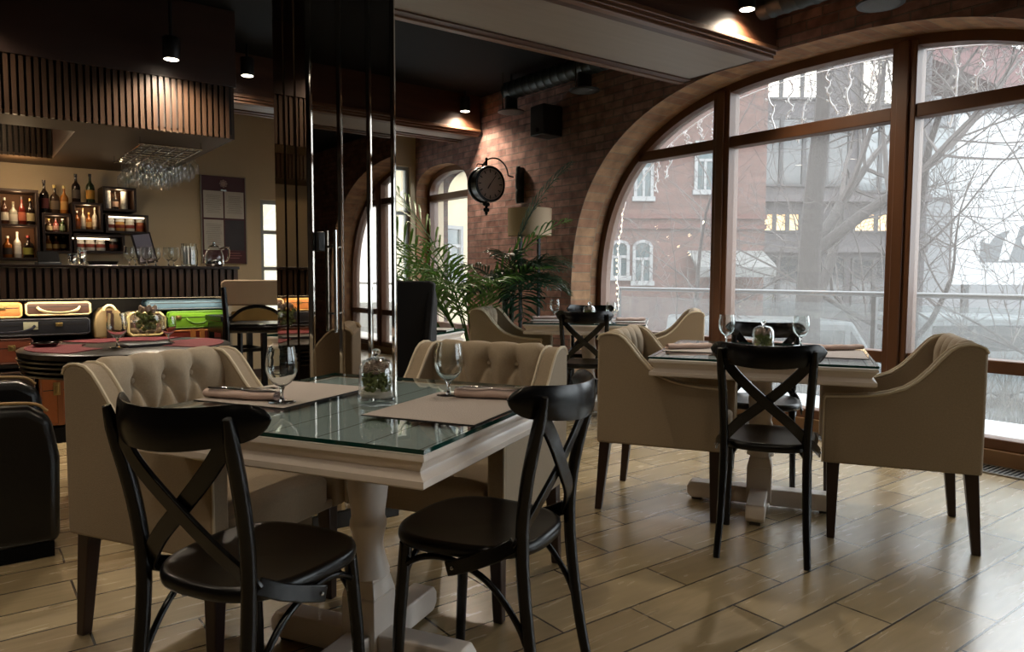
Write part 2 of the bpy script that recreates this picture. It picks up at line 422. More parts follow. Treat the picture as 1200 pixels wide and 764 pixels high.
# arched windows: each a thing of the room with frame, mullions, transom and panes
def arched_window(name, o, mulls, zt, zl, panes=True):
    root = bpy.data.objects.new(name, None); COL.objects.link(root); root['kind'] = 'structure'
    XP = plane(o); x0, x1 = XP-.045, XP+.075
    fr = MB()
    oo, ii = opening_outline(o, -.012, 64, .02), opening_outline(o, .062, 64, .098)
    for (a, b_), (c, d) in zip(zip(oo, ii), zip(oo[1:], ii[1:])):
        q = [(a[0], a[1]), (c[0], c[1]), (d[0], d[1]), (b_[0], b_[1])]
        fr.poly([(x0, y, z) for y, z in q]); fr.poly([(x1, y, z) for y, z in q][::-1])
        fr.poly([(x0, b_[0], b_[1]), (x0, d[0], d[1]), (x1, d[0], d[1]), (x1, b_[0], b_[1])])
        fr.poly([(x0, a[0], a[1]), (x0, c[0], c[1]), (x1, c[0], c[1]), (x1, a[0], a[1])][::-1])
    fr.build('frame', WOODF, root, fix=False)
    yc, a = o[0], o[1]
    for ym in mulls:
        m = MB(); zz = arch_z(o, ym) - .03
        m.box(x0-.012, x1, ym-.078, ym+.078, .098, zz)
        m.box(x0-.03, x0-.012, ym-.036, ym+.036, .098, zz)
        m.build('mullion', WOODF, root, bevel=.006)
    def half(z):
        yc, a, z0, b, n = o
        if z <= z0: return a-.055
        return (a-.05)*max(0, 1-((z-z0)/(b-.05))**n)**(1/n)
    hw = min(half(zt[0]), half(zt[1]))
    for (za, zb), nm in ((zt, 'transom'), (zl, 'lower_rail')):
        h = half((za+zb)/2) + .02
        ys = sorted([yc-h] + [m_ for m_ in mulls] + [yc+h])
        m = MB()
        for k, (ya, yb) in enumerate(zip(ys, ys[1:])):
            p0 = ya + (.078 if k > 0 else 0); p1 = yb - (.078 if k < len(ys)-2 else 0)
            m.box(x0, x1-.002, p0, p1, za, zb)
        m.build(nm, WOODF, root, bevel=.006)
    m = MB(); m.box(x0, x1, yc-a, yc+a, .096, .162); m.build('bottom_rail', WOODF, root, bevel=.006)
    m = MB(); m.box(XP-.075, XP+.09, yc-a+.001, yc+a-.001, 0, .097); m.build('sill', M('sill_wood', '#7a5a3a', .5, noise=(8,.25), stretch=(1,.2,2)), root, bevel=.004)
    if panes:
        ys = [yc-a+.03] + list(mulls) + [yc+a-.03]
        for ya, yb in zip(ys, ys[1:]):
            for za, zb in ((.13, zl[0]+.03), (zl[1]-.03, zt[0]+.03), (zt[1]-.03, 9)):
                pts = []
                n = 22
                top = [(ya+(yb-ya)*i/n, min(zb, arch_z((o[0], o[1]-.03, o[2], o[3]-.03, o[4]), ya+(yb-ya)*i/n))) for i in range(n+1)]
                if zb < 9 and all(abs(t[1]-zb) < 1e-6 for t in top): top = [top[0], top[-1]]
                if max(t[1] for t in top) <= za: continue
                top = [t for t in top if t[1] > za+.002]
                pts = [(XP+.02, top[0][0], za)] + [(XP+.02, y, z) for y, z in top] + [(XP+.02, top[-1][0], za)]
                g = MB(); g.poly(pts[::-1]); g.build('pane', PANE, root, fix=False)
    return root
arched_window('window_1', OPEN[0], [.80, 2.311, 3.727], (2.15, 2.236), (.553, .633))
arched_window('window_2', OPEN[1], [-3.70, -2.25, -.80], (2.15, 2.236), (.553, .633))
arched_window('window_3', OPEN[2], [], (2.05, 2.13), (.47, .55))
rect_window('window_4', FARWIN, YF+.06, [1.6, 1.2], GREYF)
rect_window('door_1', FARDOOR, YF+.06, [.95, 1.9], GREYF)
# iron floor grille in front of the big window
g = MB(); yy = .72
g2 = MB(); g2.box(4.69, 4.885, .66, 5.05, .0005, .003)
gr = thing('floor_grille', 'long metal floor vent grille below the arched window', 'vent grille', (0,0,0))
g2.build('trough', M('grille_dark', '#151413', .7), gr)
while yy < 5.0:
    g.box(4.70, 4.875, yy, yy+.011, .003, .009); yy += .026
g.box(4.683, 4.70, .66, 5.05, .0005, .010); g.box(4.875, 4.892, .66, 5.05, .0005, .010)
g.build('bars', M('grille_steel', '#8f8c86', .35, .9), gr)

# ------------------------------------------------------------------ ceiling beams
def beam(name, y0, y1, z0, x0, x1, z1=ZC):
    root = bpy.data.objects.new(name, None); COL.objects.link(root); root['kind'] = 'structure'
    m = MB(); m.box(x0, x1, y0+.02, y0+.045, z0+.075, z1); m.box(x0, x1, y1-.045, y1-.02, z0+.075, z1)
    m.box(x1-.02, x1-.0, y0+.045, y1-.045, z0+.02, z1)
    m.build('side_board', WOODD, root)
    MB().box(x0, x1, y0+.15, y1-.15, z0+.020, z0+.035).build('soffit', SOFFIT, root)
    m = MB(); m.box(x0, x1, y0+.07, y0+.152, z0+.010, z0+.03); m.box(x0, x1, y1-.152, y1-.07, z0+.010, z0+.03); m.build('soffit_border', WOODD, root)
    m = MB()
    for k, (dy, za, zb) in enumerate(((0, .045, .075), (.016, .022, .045), (.034, 0, .022))):
        m.box(x0, x1, y0+dy, y0+dy+.05, z0+za, z0+zb); m.box(x0, x1, y1-dy-.05, y1-dy, z0+za, z0+zb)
    m.build('moulding', M('beam_moulding', '#6b4a35', .4, noise=(6, .4), stretch=(.3, 4, 4)), root, bevel=.004)
    return root
b1 = beam('beam_1', 2.99-3.45, 3.91-3.45, 2.625, XL-4.56, 0); b1.location = (4.56, 3.45, 0); b1.rotation_euler.z = RAD(-1.3)
beam('beam_2', 6.58, 7.12, 2.625, XL, 4.56)
beam('beam_3', -1.3, -.45, 2.625, XL, 4.56)
# ------------------------------------------------------------------ mirror column
def mirror_mat(name, col, rough):
    m = M(name, col, rough, 1.); return m
MIR = mirror_mat('bronze_mirror', '#b5aca2', .015)
MIRB = mirror_mat('mirror_bevel', '#d9d5cc', .06)
cr = bpy.data.objects.new('mirror_column', None); COL.objects.link(cr); cr.location = (0, 0, 0)
cr['label'] = 'square column clad in bronze mirror panels with steel door pulls'; cr['category'] = 'column'
CX0, CX1, CY0, CY1 = 1.195, 1.612, 3.01, 3.415
MB().box(CX0+.02, CX1-.02, CY0+.02, CY1-.02, 0, 2.63).build('core', BLACKC, cr)
MB().box(CX0-.004, CX1+.004, CY0-.004, CY1+.004, 0, .075).build('plinth', M('plinth_black', '#0d0c0c', .4), cr, bevel=.004)
def panel_y(xa, xb, tilt=0):
    m = MB(); z0, z1 = .08, 2.62; e = .008
    y = CY0
    m.poly([(xa+e, y, z0), (xb-e, y, z0), (xb-e, y, z1), (xa+e, y, z1)])
    m.poly([(xa, y+.006, z0), (xa+e, y, z0), (xa+e, y, z1), (xa, y+.006, z1)])
    m.poly([(xb-e, y, z0), (xb, y+.006, z0), (xb, y+.006, z1), (xb-e, y, z1)])
    m.poly([(xa, y+.012, z0), (xb, y+.012, z0), (xb, y+.012, z1), (xa, y+.012, z1)][::-1])
    return m
xs = [CX0, CX0+.147, CX0+.285, CX1]
for a, b_ in zip(xs, xs[1:]): panel_y(a+.002, b_-.002).build('mirror_panel', MIR, cr, angle=2, fix=False)
for x in xs[1:-1] + [CX0+.012, CX1-.012]:
    MB().prism([(x-.013, CY0-.001, .08), (x-.003, CY0-.009, .08), (x+.003, CY0-.009, .08), (x+.013, CY0-.001, .08)], (0, 0, 2.54)).build('bevel_strip', MIRB, cr, angle=2)
ys = [CY0, CY0+.13, CY0+.262, CY1]
for a, b_ in zip(ys, ys[1:]):
    m = MB(); x = CX0; e = .008; z0, z1 = .08, 2.62; ya, yb = a+.002, b_-.002
    m.poly([(x, yb-e, z0), (x, ya+e, z0), (x, ya+e, z1), (x, yb-e, z1)])
    m.poly([(x, ya+e, z0), (x+.006, ya, z0), (x+.006, ya, z1), (x, ya+e, z1)])
    m.poly([(x+.006, yb, z0), (x, yb-e, z0), (x, yb-e, z1), (x+.006, yb, z1)])
    m.poly([(x+.012, ya, z0), (x+.012, yb, z0), (x+.012, yb, z1), (x+.012, ya, z1)])
    m.build('mirror_panel', MIR, cr, angle=2, fix=False)
for y in ys[1:-1]:
    MB().prism([(CX0-.0005, y-.006, .08), (CX0-.005, y, .08), (CX0-.0005, y+.006, .08)], (0, 0, 2.54)).build('bevel_strip', M('dark_strip', '#5b4a3a', .2, 1.), cr, angle=2)
hx = CX0+.10
m = MB(); m.tube([(hx, CY0-.045, .88), (hx, CY0-.045, 1.32)], .0075, 12); m.build('pull_handle', STEEL, cr)
m = MB()
for z in (.96, 1.25): m.tube([(hx, CY0-.045, z), (hx, CY0-.002, z)], .006, 8)
m.build('handle_mount', STEEL, cr)
MB().cbox((hx-.052, CY0-.012, 1.27), (.035, .022, .085)).build('lock_box', M('lock_black', '#101010', .35), cr, bevel=.006)
# ------------------------------------------------------------------ armchair (faces local +Y)
SIDE = [(.305,.333),(.305,.605),(.298,.619),(.20,.624),(.12,.632),(.06,.645),(0,.668),(-.045,.702),(-.09,.750),(-.125,.795),(-.158,.832),(-.185,.850),(-.22,.857),(-.252,.855),(-.275,.845),(-.286,.825),(-.286,.333)]
def tuft_mesh():
    path = smooth_path([(0,-.145,.40),(0,-.152,.50),(0,-.162,.62),(0,-.175,.74),(0,-.187,.82),(0,-.204,.858),(0,-.232,.868),(0,-.258,.856),(0,-.273,.82)], 8)
    segs = []; hw = .235
    d = .1175
    rows = [(.785, [-d, 0, d]), (.65, [-1.5*d, -.5*d, .5*d, 1.5*d]), (.515, [-d, 0, d])]
    def seg(a, b): segs.append((a, b))
    for bx in rows[0][1]: seg((bx, .785), (bx, 1.05))
    for x in rows[0][1]:
        for x2 in rows[1][1]:
            if abs(abs(x-x2) - .5*d) < 1e-4: seg((x, .785), (x2, .65))
    for x in rows[1][1]:
        for x2 in rows[2][1]:
            if abs(abs(x-x2) - .5*d) < 1e-4: seg((x, .65), (x2, .515))
    for x in (-1.5*d, 1.5*d): seg((x, .65), (math.copysign(.245, x), .72)); seg((x, .65), (math.copysign(.245, x), .58))
    for x in rows[2][1]: seg((x, .515), (x, .3))
    btn = [(x, z) for z, xs_ in rows for x in xs_]
    L = [0]
    for a, b in zip(path, path[1:]): L.append(L[-1] + (b-a).length)
    def dist(p, a, b):
        vx, vz = b[0]-a[0], b[1]-a[1]; l2 = vx*vx+vz*vz
        t = max(0, min(1, ((p[0]-a[0])*vx + (p[1]-a[1])*vz)/l2))
        return math.hypot(p[0]-a[0]-vx*t, p[1]-a[1]-vz*t)
    def fn(u, v):
        x = (u-.5)*2*hw; s_ = v*L[-1]
        i = max(k for k in range(len(L)) if L[k] <= s_+1e-9); i = min(i, len(path)-2)
        t = (s_-L[i])/(L[i+1]-L[i]); P = path[i].lerp(path[i+1], t); T = (path[i+1]-path[i]).normalized()
        nrm = V3((0, T.z, -T.y))
        q = (x, .40 + s_)
        dd = min(dist(q, *g) for g in segs)
        h = .036*(1-math.exp(-dd/.028)) - .022
        for b in btn:
            r2 = (q[0]-b[0])**2 + (q[1]-b[1])**2
            h -= .022*math.exp(-r2/.0007)
        edge = min(1, (hw-abs(x))/.03)
        if v < .08: h *= v/.08
        if v > .70: h *= 1-.8*min(1, (v-.70)/.16)
        lo = .02*(1-edge)*max(0, min(1, (v-.6)/.15))
        return (x, P.y + nrm.y*h*(.35+.65*edge), P.z + nrm.z*h - lo)
    m = MB(); m.grid(fn, 72, 70)
    return m, [(x, -.148-(z-.5)*.11 - .016, z) for x, z in btn]
def make_armchair(label, group):
    t = thing('tufted_armchair', label, 'armchair', group=group)
    for sx in (-1, 1):
        m = MB(); m.prism([(sx*.236, y, z) for y, z in SIDE], (sx*.064, 0, 0))
        a = m.build('side_panel', FAB, t, bevel=.011, bseg=3, angle=50)
        pm = MB()
        for xx in (sx*.297, sx*.239):
            pm.tube([(xx, y*1.003, z+.001) for y, z in SIDE[1:16]], .0058, 6, up=(1,0,0))
        pm.tube([(sx*.297, .306, .335), (sx*.297, .306, .605)], .004, 6)
        pm.build('piping', PIPE, a)
    m, btn = tuft_mesh(); bk = m.build('backrest', FABT, t, angle=75)
    for b in btn:
        MB().ell((b[0], b[1]-.018, b[2]), (.0095, .006, .0095), 10, 6).build('button', FABT, bk)
    MB().box(-.237, .237, -.286, -.23, .333, .83).build('back_panel', FAB, t, bevel=.01)
    def cush(u, v):
        a = 2*pi*u; k = .16
        cx = math.copysign(abs(cos(a))**k, cos(a)); cy = math.copysign(abs(sin(a))**k, sin(a))
        if v < .5: r, z = 1, .352 + .15*v
        else:
            w_ = (v-.5)*2; r = cos(w_*pi/2)**.22 if w_ < 1 else 0; z = .427 + .030*sin(w_*pi/2)
        if v >= .999: r = 0
        return (cx*r*.229, .065 + cy*r*.235, z + .012*(1-r))
    m = MB(); m.grid(cush, 48, 14, cu=True); m.build('seat_cushion', FAB, t, angle=60)
    MB().box(-.237, .237, -.25, .299, .334, .365).build('seat_frame', FAB, t, bevel=.008)
    for sx in (-1, 1):
        m = MB(); m.frustum((sx*.262-.016, sx*.262+.016, .262-.016, .262+.016), (sx*.252-.024, sx*.252+.024, .262-.026, .262+.026), 0, .336); m.build('leg', LEGW, t, bevel=.004)
        m = MB(); m.frustum((sx*.262-.016, sx*.262+.016, -.282-.016, -.282+.016), (sx*.252-.024, sx*.252+.024, -.252-.026, -.252+.026), 0, .336); m.build('leg', LEGW, t, bevel=.004)
    return t

# ------------------------------------------------------------------ cross-back chair (faces local +Y)
def make_cross_chair(label, group):
    t = thing('cross_back_chair', label, 'chair', group=group)
    def seat(u, v):
        a = 2*pi*u; k = .72
        x = .198*math.copysign(abs(cos(a))**k, cos(a)); y = .205*math.copysign(abs(sin(a))**k, sin(a))
        x *= 1 + .07*y/.2
        prof = [(.0,.430),(.93,.430),(.985,.434),(1,.444),(1,.452),(.985,.462),(.95,.466),(.90,.464),(.6,.457),(.3,.453),(0,.452)]
        i = min(int(v*10+1e-6), 9); tt = v*10-i
        r = prof[i][0]*(1-tt)+prof[i+1][0]*tt; z = prof[i][1]*(1-tt)+prof[i+1][1]*tt
        return (x*r, y*r+.005, z)
    m = MB(); m.grid(seat, 56, 10, cu=True); m.build('seat', BLKSEAT, t, angle=60)
    for s in (-1, 1):
        m = MB(); p = smooth_path([(s*.170,-.250,0),(s*.160,-.214,.2),(s*.156,-.188,.44),(s*.162,-.200,.62),(s*.174,-.252,.846)], 5)
        n = len(p); m.tube(p, [.0140+.0030*min(1, i/(n*.45)) for i in range(n-2)] + [.0155, .009], 10); m.build('leg', BLK, t, angle=60)
        m = MB(); m.tube([(s*.172,.174,0),(s*.166,.160,.25),(s*.158,.146,.432)], [.0145, .0165, .0175], 10); m.build('leg', BLK, t, angle=60)
    # top rail
    n = 26; pts = []; R = []
    for i in range(n+1):
        q = -cos(pi*i/n); x = .212*q; q = abs(q)
        h0 = .092 - .014*q*q; h = h0*sqrt(max(.012, 1-max(0, (q-.80)/.20)**2))
        pts.append((x, -.290 + .115*q**2.3, .864 + .012*q*q - h0/2)); R.append((.0085, h/2))
    m = MB(); m.tube(pts, R, 12, up=(0,0,1)); m.build('top_rail', BLK, t, angle=60)
    # crossing slats with the straps that run on along the seat
    for s in (-1, 1):
        off = .006*s
        p = smooth_path([(s*.160,-.238,.80),(s*.095,-.236+off,.725),(0,-.222+off,.635),(-s*.09,-.203+off,.555),(-s*.148,-.178,.490),(-s*.160,-.168,.470)], 5)
        sl = MB().ribbon(p, .040, .011, (0,1,.25)); sl = sl.build('cross_slat', BLK, t, angle=30, bevel=.0025)
        p = [(-s*.163,-.17,.478),(-s*.186,-.125,.452),(-s*.198,-.07,.428),(-s*.204,-.015,.408),(-s*.204,-.004,.405)]
        MB().ribbon(p, .038, .009, (1,0,0)).build('seat_strap', BLK, sl, angle=30, bevel=.003)
        MB().ell((-s*.210,-.022,.411), (.003,.005,.005), 8, 6).build('screw', STEEL, sl)
        p = smooth_path([(s*.160,-.222,.17),(s*.163,-.18,.28),(s*.168,-.10,.375),(s*.172,0,.415),(s*.172,.08,.41),(s*.163,.148,.375)], 5)
        MB().tube(p, .0085, 8).build('brace', BLK, t, angle=60)
    p = smooth_path([(-.163,.155,.32),(-.11,.152,.385),(0,.15,.418),(.11,.152,.385),(.163,.155,.32)], 5)
    MB().tube(p, .0085, 8).build('brace', BLK, t, angle=60)
    return t

# ------------------------------------------------------------------ pedestal table
def plank_mat():
    m = bpy.data.materials.new('grey_painted_planks'); m.use_nodes = True
    nt = m.node_tree; N = nt.nodes; L = nt.links; p = N['Principled BSDF']
    tc = N.new('ShaderNodeTexCoord'); br = N.new('ShaderNodeTexBrick'); L.new(tc.outputs['Object'], br.inputs['Vector'])
    for k, v in (('Scale', 1), ('Brick Width', 3), ('Row Height', .14), ('Mortar Size', .0025)): br.inputs[k].default_value = v
    br.inputs['Color1'].default_value = lin('#a0acb0'); br.inputs['Color2'].default_value = lin('#a8b3b6'); br.inputs['Mortar'].default_value = lin('#3b4040')
    L.new(br.outputs['Color'], p.inputs['Base Color']); p.inputs['Roughness'].default_value = .45
    return m
PLANK = plank_mat()
def make_table(label, group, s=.465, top_z=.765):
    t = thing('pedestal_table', label, 'table', group=group)
    zt = top_z - .010
    m = MB(); e = s+.004
    m.poly([(-e,-e,top_z),(e,-e,top_z),(e,e,top_z),(-e,e,top_z)])
    gt = m.build('glass_top', TGLASS, t, fix=False)
    m = MB()
    q = [(-e,-e),(e,-e),(e,e),(-e,e)]
    for i in range(4):
        a, b = q[i], q[(i+1) % 4]
        m.poly([(a[0],a[1],zt),(b[0],b[1],zt),(b[0],b[1],top_z),(a[0],a[1],top_z)])
    m.build('glass_edge', TEDGE, gt, angle=10, fix=False)
    MB().box(-s+.021, s-.021, -s+.021, s-.021, zt-.03, zt-.0025).build('table_top', PLANK, t)
    prof = [(-.03,zt-.003),(0,zt-.003),(.003,zt-.008),(.003,zt-.016),(-.004,zt-.020),(-.006,zt-.026),(-.016,zt-.036),(-.019,zt-.044),(-.014,zt-.052),(-.004,zt-.058),(0,zt-.060),(0,zt-.074),(-.006,zt-.079),(-.06,zt-.079)]
    m = MB(); rings = []
    for off, z in prof:
        k = s+off; rings.append([m.bm.verts.new(p) for p in ((-k,-k,z),(k,-k,z),(k,k,z),(-k,k,z))])
    for A, B in zip(rings, rings[1:]):
        for i in range(4): m.face([A[i], B[i], B[(i+1) % 4], A[(i+1) % 4]])
    m.build('cornice_apron', WHITEP, t, angle=32)
    MB().box(-s+.06, s-.06, -s+.06, s-.06, zt-.079, zt-.04).build('under_frame', WHITEP, t)
    m = MB(); z0 = zt-.08
    m.lathe([(.075,z0),(.075,z0-.010),(.056,z0-.014),(.052,z0-.036),(.047,z0-.075),(.048,z0-.092),(.053,z0-.112),(.0585,z0-.135),(.059,z0-.158),(.055,z0-.195),(.049,z0-.235),(.0485,z0-.248),(.053,z0-.260),(.054,z0-.275),(.050,z0-.290),(.0435,z0-.318),(.043,z0-.334),(.050,z0-.368),(.060,z0-.402),(.062,z0-.42)], 32)
    m.build('turned_column', WHITEP, t, angle=60)
    m = MB(); b = .056
    m.frustum((-b,b,-b,b), (-b,b,-b,b), .03, .20); m.frustum((-b,b,-b,b), (-.046,.046,-.046,.046), .20, .245); m.frustum((-.046,.046,-.046,.046), (-.03,.03,-.03,.03), .245, .285)
    bl = m.build('column_block', WHITEP, t, bevel=.003)
    for k in range(4):
        a = k*pi/2; rot = Matrix.Rotation(a, 4, 'Z'); m = MB()
        out = [(.05,0,.014),(.315,0,.014),(.335,0,.034),(.335,0,.07),(.318,0,.094),(.05,0,.094)]
        m.prism([rot @ V3((x, -.04, z)) for x, y, z in out], rot @ V3((0, .08, 0)))
        f = m.build('base_foot', WHITEP, t, bevel=.005)
        m = MB(); m.cbox(rot @ V3((.29, 0, .0075)), (.045, .045, .015)); m.build('foot_pad', M('pad_dark', '#3a332d', .7), f)
    return t

# ------------------------------------------------------------------ table ware
def make_wine_glass(label, group, s=1.):
    t = thing('wine_glass', label, 'glass', group=group)
    m = MB(); m.lathe([(.0,.0036),(.012,.0034),(.0375,.0020),(.038,.0012),(.036,.0004),(0,.0004)], 28); m.build('foot', CRYSTAL, t, angle=60)
    m = MB(); m.lathe([(0,.0037),(.011,.0039),(.0055,.010),(.0042,.022),(.0048,.034),(.009,.0432),(0,.0436)], 16); m.build('stem', CRYSTAL, t, angle=60)
    m = MB(); m.lathe([(0,.0438),(.012,.046),(.026,.056),(.037,.072),(.0425,.090),(.0432,.108),(.0405,.132),(.0365,.158),(.0355,.158),(.0395,.132),(.0422,.108),(.0415,.090),(.036,.0735),(.025,.058),(.011,.049),(0,.047)], 32); m.build('bowl', CRYSTAL, t, angle=60)
    t.scale = (s, s, s)
    return t
def make_cloche(label, group):
    t = thing('glass_cloche', label, 'terrarium', group=group)
    m = MB(); m.lathe([(0,.0003),(.054,.0003),(.0555,.004),(.055,.010),(.05,.0115),(0,.0115)], 32); m.build('glass_base', GLASS, t, angle=50)
    m = MB(); m.lathe([(.0525,.012),(.0515,.03),(.0505,.088),(.047,.104),(.038,.116),(.022,.123),(.0,.1245),(.0,.1222),(.021,.1205),(.036,.114),(.0447,.103),(.0482,.088),(.0492,.03),(.0502,.012),(.0525,.012)], 36, cap0=False, cap1=False); d = m.build('dome', GLASS, t, angle=60)
    m = MB(); m.lathe([(0,.1248),(.006,.125),(.0065,.130),(.011,.135),(.0125,.141),(.010,.147),(.004,.150),(0,.1503)], 20); m.build('knob', CRYSTAL, d, angle=60)
    MB().lathe([(.0001,.0125),(.046,.0125),(.047,.022),(.040,.027),(.0001,.028)], 24).build('sand', PEB, t)
    m = MB(); r = random.Random(3)
    for k in range(110):
        a, q = r.random()*2*pi, .039*sqrt(r.random())
        m.ell((q*cos(a), q*sin(a), .030+.050*r.random()), (.0068, .0068, .0065), 6, 4)
    m.build('moss', MOSS, t)
    for k in range(13):
        a = k*2*pi/9; q = .033 if k < 9 else .013; a += k//9*.5
        m = MB(); c = (q*cos(a), q*sin(a), .090 + .006*(k % 2) + (.010 if k > 8 else 0))
        for j in range(5):
            m.lathe([(.003, 0), (.0125-.0018*j, .003), (.002, .0065)], 9, (c[0], c[1], c[2]-.012+.0048*j))
        m.build('pine_cone', CONE, t, angle=10)
    return t
def make_placemat(label, group, w=.41, d=.32):
    m = MB()
    n = 60
    m.box(-w/2, w/2, -d/2, d/2, .0012, .0026); o = m.build('placemat', MATGREY, bevel=.0006)
    e = MB(); e.box(-w/2-.003, w/2+.003, -d/2-.003, d/2+.003, 0, .0014); e.build('stitched_edge', MATEDGE, o)
    return tag(o, label, 'placemat', group)
def make_napkin(label, group, L_=.235):
    t = thing('rolled_napkin', label, 'napkin', group=group)
    m = MB()
    pts = []
    def f(u, v):
        a = 2*pi*u; r = 1 if .04 < v < .96 else .86
        return ((v-.5)*L_, .026*r*cos(a) + .003*sin(9*v), .0135 + .0135*r*sin(a) + .001*sin(14*v+1))
    m.grid(f, 18, 16, cu=True)
    def spiral(v, n=46):
        return [(( v-.5)*L_, (.024*(1-k/n*.9))*cos(k*.42), .0135+(.0125*(1-k/n*.9))*sin(k*.42)) for k in range(n)]
    m.tube(spiral(.985), .0011, 4); m.tube(spiral(.015), .0011, 4)
    m.build('roll', NAPK, t, angle=60)
    m = MB(); m.box(-L_/2, L_/2, .008, .045, .0005, .0055); m.build('loose_fold', NAPK, t, bevel=.002)
    return t
def make_fork(label, group):
    m = MB(); p = smooth_path([(-.10,0,.003),(-.03,0,.004),(.045,0,.0045),(.06,0,.007)], 4)
    n = len(p); m.tube(p, [(.0065-.0035*(i/n), .0016) for i in range(n)], 6, up=(0,0,1))
    m.cbox((.064, 0, .0072), (.014, .021, .002))
    for k in range(4): m.tube([(.070, -.009+.006*k, .0072), (.092, -.009+.006*k, .009), (.108, -.0085+.0057*k, .0075)], .0013, 5)
    return tag(m.build('dinner_fork', CHROME), label, 'fork', group)
def make_knife(label, group):
    m = MB(); m.tube([(-.11,0,.0035),(-.05,0,.004),(.0,0,.0035)], [(.0058,.003),(.0062,.0035),(.0045,.0025)], 8, up=(0,0,1))
    m.prism([(-.002,-.007,.0028),(.09,-.0085,.0028),(.11,-.003,.0028),(.105,.006,.0028),(-.002,.006,.0028)], (0,0,.0012))
    return tag(m.build('dinner_knife', CHROME), label, 'knife', group)

# ------------------------------------------------------------------ placing the dining sets
LT = ((.93, 1.92), RAD(29.4)); RT = ((3.12, 2.09), RAD(31.2)); CT = ((4.14, 4.41), RAD(41)); DT = ((2.12, 4.30), RAD(33))
def at(T, a, b, z=0):
    (x, y), an = T
    return (x + a*cos(an) - b*sin(an), y + a*sin(an) + b*cos(an), z)
tg = 'square pedestal tables with glass tops'
t0 = make_table('large white pedestal table with glass top in the foreground', tg, .452); t0.location = at(LT,0,0); t0.rotation_euler.z = LT[1]
for T, lab, sc in ((RT, 'white pedestal table with glass top standing before the big arched window', 1.03), (CT, 'white pedestal table in the far window corner beside the brick jamb', 1.03), (DT, 'white table half hidden behind the dark high-backed chair', 1.)):
    r = dup(t0, at(T,0,0), T[1], lab); r.scale = (sc, sc, 1)
ag = 'beige tufted armchairs'
arm0 = make_armchair('beige tufted armchair at the left of the foreground table, near the black leather seat', ag)
def facing(T, d): return T[1] + RAD(d) - pi/2
arm0.location = (at(LT, 0, .655)[0]+.034, at(LT, 0, .655)[1]-.024, 0); arm0.rotation_euler.z = facing(LT, -90)
dup(arm0, (at(LT, .625, -.02)[0]-.018, at(LT, .625, -.02)[1]+.014, 0), facing(LT, 180), 'beige tufted armchair behind the foreground table, its back to the mirror column')
dup(arm0, at(RT, -.09, .44), facing(RT, -90), 'beige armchair at the left side of the window table, seen from its side')
dup(arm0, at(RT, -.09, -.576), facing(RT, 90), 'beige armchair at the right side of the window table, next to the floor grille')
dup(arm0, at(CT, .02, .66), facing(CT, -90), 'beige armchair in front of the palms, left of the far corner table')
dup(arm0, at(CT, .0, -.62), facing(CT, 90), 'beige armchair at the right of the far corner table, under the arched window')
cg = 'black cross-back chairs'
ch0 = make_cross_chair('black cross-back chair at the near left of the foreground table', cg)
ch0.location = at(LT, -.428, .018); ch0.rotation_euler.z = RAD(28) - pi/2
dup(ch0, at(LT, -.0, -.375), RAD(117) - pi/2, 'black cross-back chair at the near right of the foreground table')
dup(ch0, at(RT, -.53, -.05), RAD(31) - pi/2, 'black cross-back chair standing between the two armchairs of the window table')
dup(ch0, at(RT, .42, .02), RAD(211) - pi/2, 'black cross-back chair on the window side of the window table')
dup(ch0, at(CT, -.36, -.01), RAD(44) - pi/2, 'black cross-back chair on the near side of the far corner table')
dup(ch0, at(CT, .36, .03), RAD(225) - pi/2, 'black cross-back chair on the window side of the far corner table')

ZT = .7655
w0 = make_wine_glass('wine glass on the foreground table beside the left napkin', 'wine glasses on the dining tables')
w0.location = at(LT, -.14, .188, ZT+.0026)
def lay(fn, T, a, b, z, rot, label): return dup(fn, at(T, a, b, z), T[1]+rot, label)
for T, a, b, l in ((LT, .173, -.174, 'wine glass on the foreground table in front of the middle armchair'), (RT, .296, .2, 'left wine glass on the table before the arched window'), (RT, .353, -.17, 'right wine glass on the table before the arched window'),
                   (CT, .28, .33, 'left wine glass on the far corner table near the floor lamp'), (CT, -.27, -.2, 'right wine glass on the far corner table')):
    lay(w0, T, a, b, ZT+.0006, 0, l)
c0 = make_cloche('glass cloche of moss and cones on the foreground table', 'glass cloches with moss'); c0.location = at(LT, .02, -.02, ZT)
lay(c0, RT, 0, -.0, ZT, .5, 'glass cloche of moss on the table before the arched window')
lay(c0, CT, 0, 0, ZT, 1., 'glass cloche of moss on the far corner table')
p0 = make_placemat('grey placemat on the left half of the foreground table', 'grey placemats'); p0.location = at(LT, -.0, .288, ZT); p0.rotation_euler.z = LT[1]
for T, a, b, l in ((LT, .01, -.281, 'grey placemat on the right half of the foreground table'), (RT, 0, .29, 'grey placemat before the left armchair on the window table'), (RT, 0, -.29, 'grey placemat before the right armchair on the window table'),
                   (CT, 0, .30, 'grey placemat before the left armchair on the far corner table'), (CT, 0, -.30, 'grey placemat before the right armchair on the far corner table')):
    lay(p0, T, a, b, ZT, 0, l)
n0 = make_napkin('rolled pink napkin on the left placemat of the foreground table', 'rolled napkins'); n0.location = at(LT, -.14, .335, ZT+.0028); n0.rotation_euler.z = LT[1] - RAD(83)
NP = ((LT, .175, -.325, RAD(-76), 'rolled pink napkin on the right placemat of the foreground table'), (RT, -.06, .345, RAD(-55), 'rolled napkin on the left placemat of the window table'), (RT, .17, -.35, RAD(-60), 'rolled napkin on the right placemat of the window table'),
      (CT, .02, .36, RAD(-70), 'rolled napkin on the left placemat of the far corner table'), (CT, -.03, -.34, RAD(-70), 'rolled napkin on the right placemat of the far corner table'))
for T, a, b, r, l in NP: lay(n0, T, a, b, ZT+.0028, r, l)
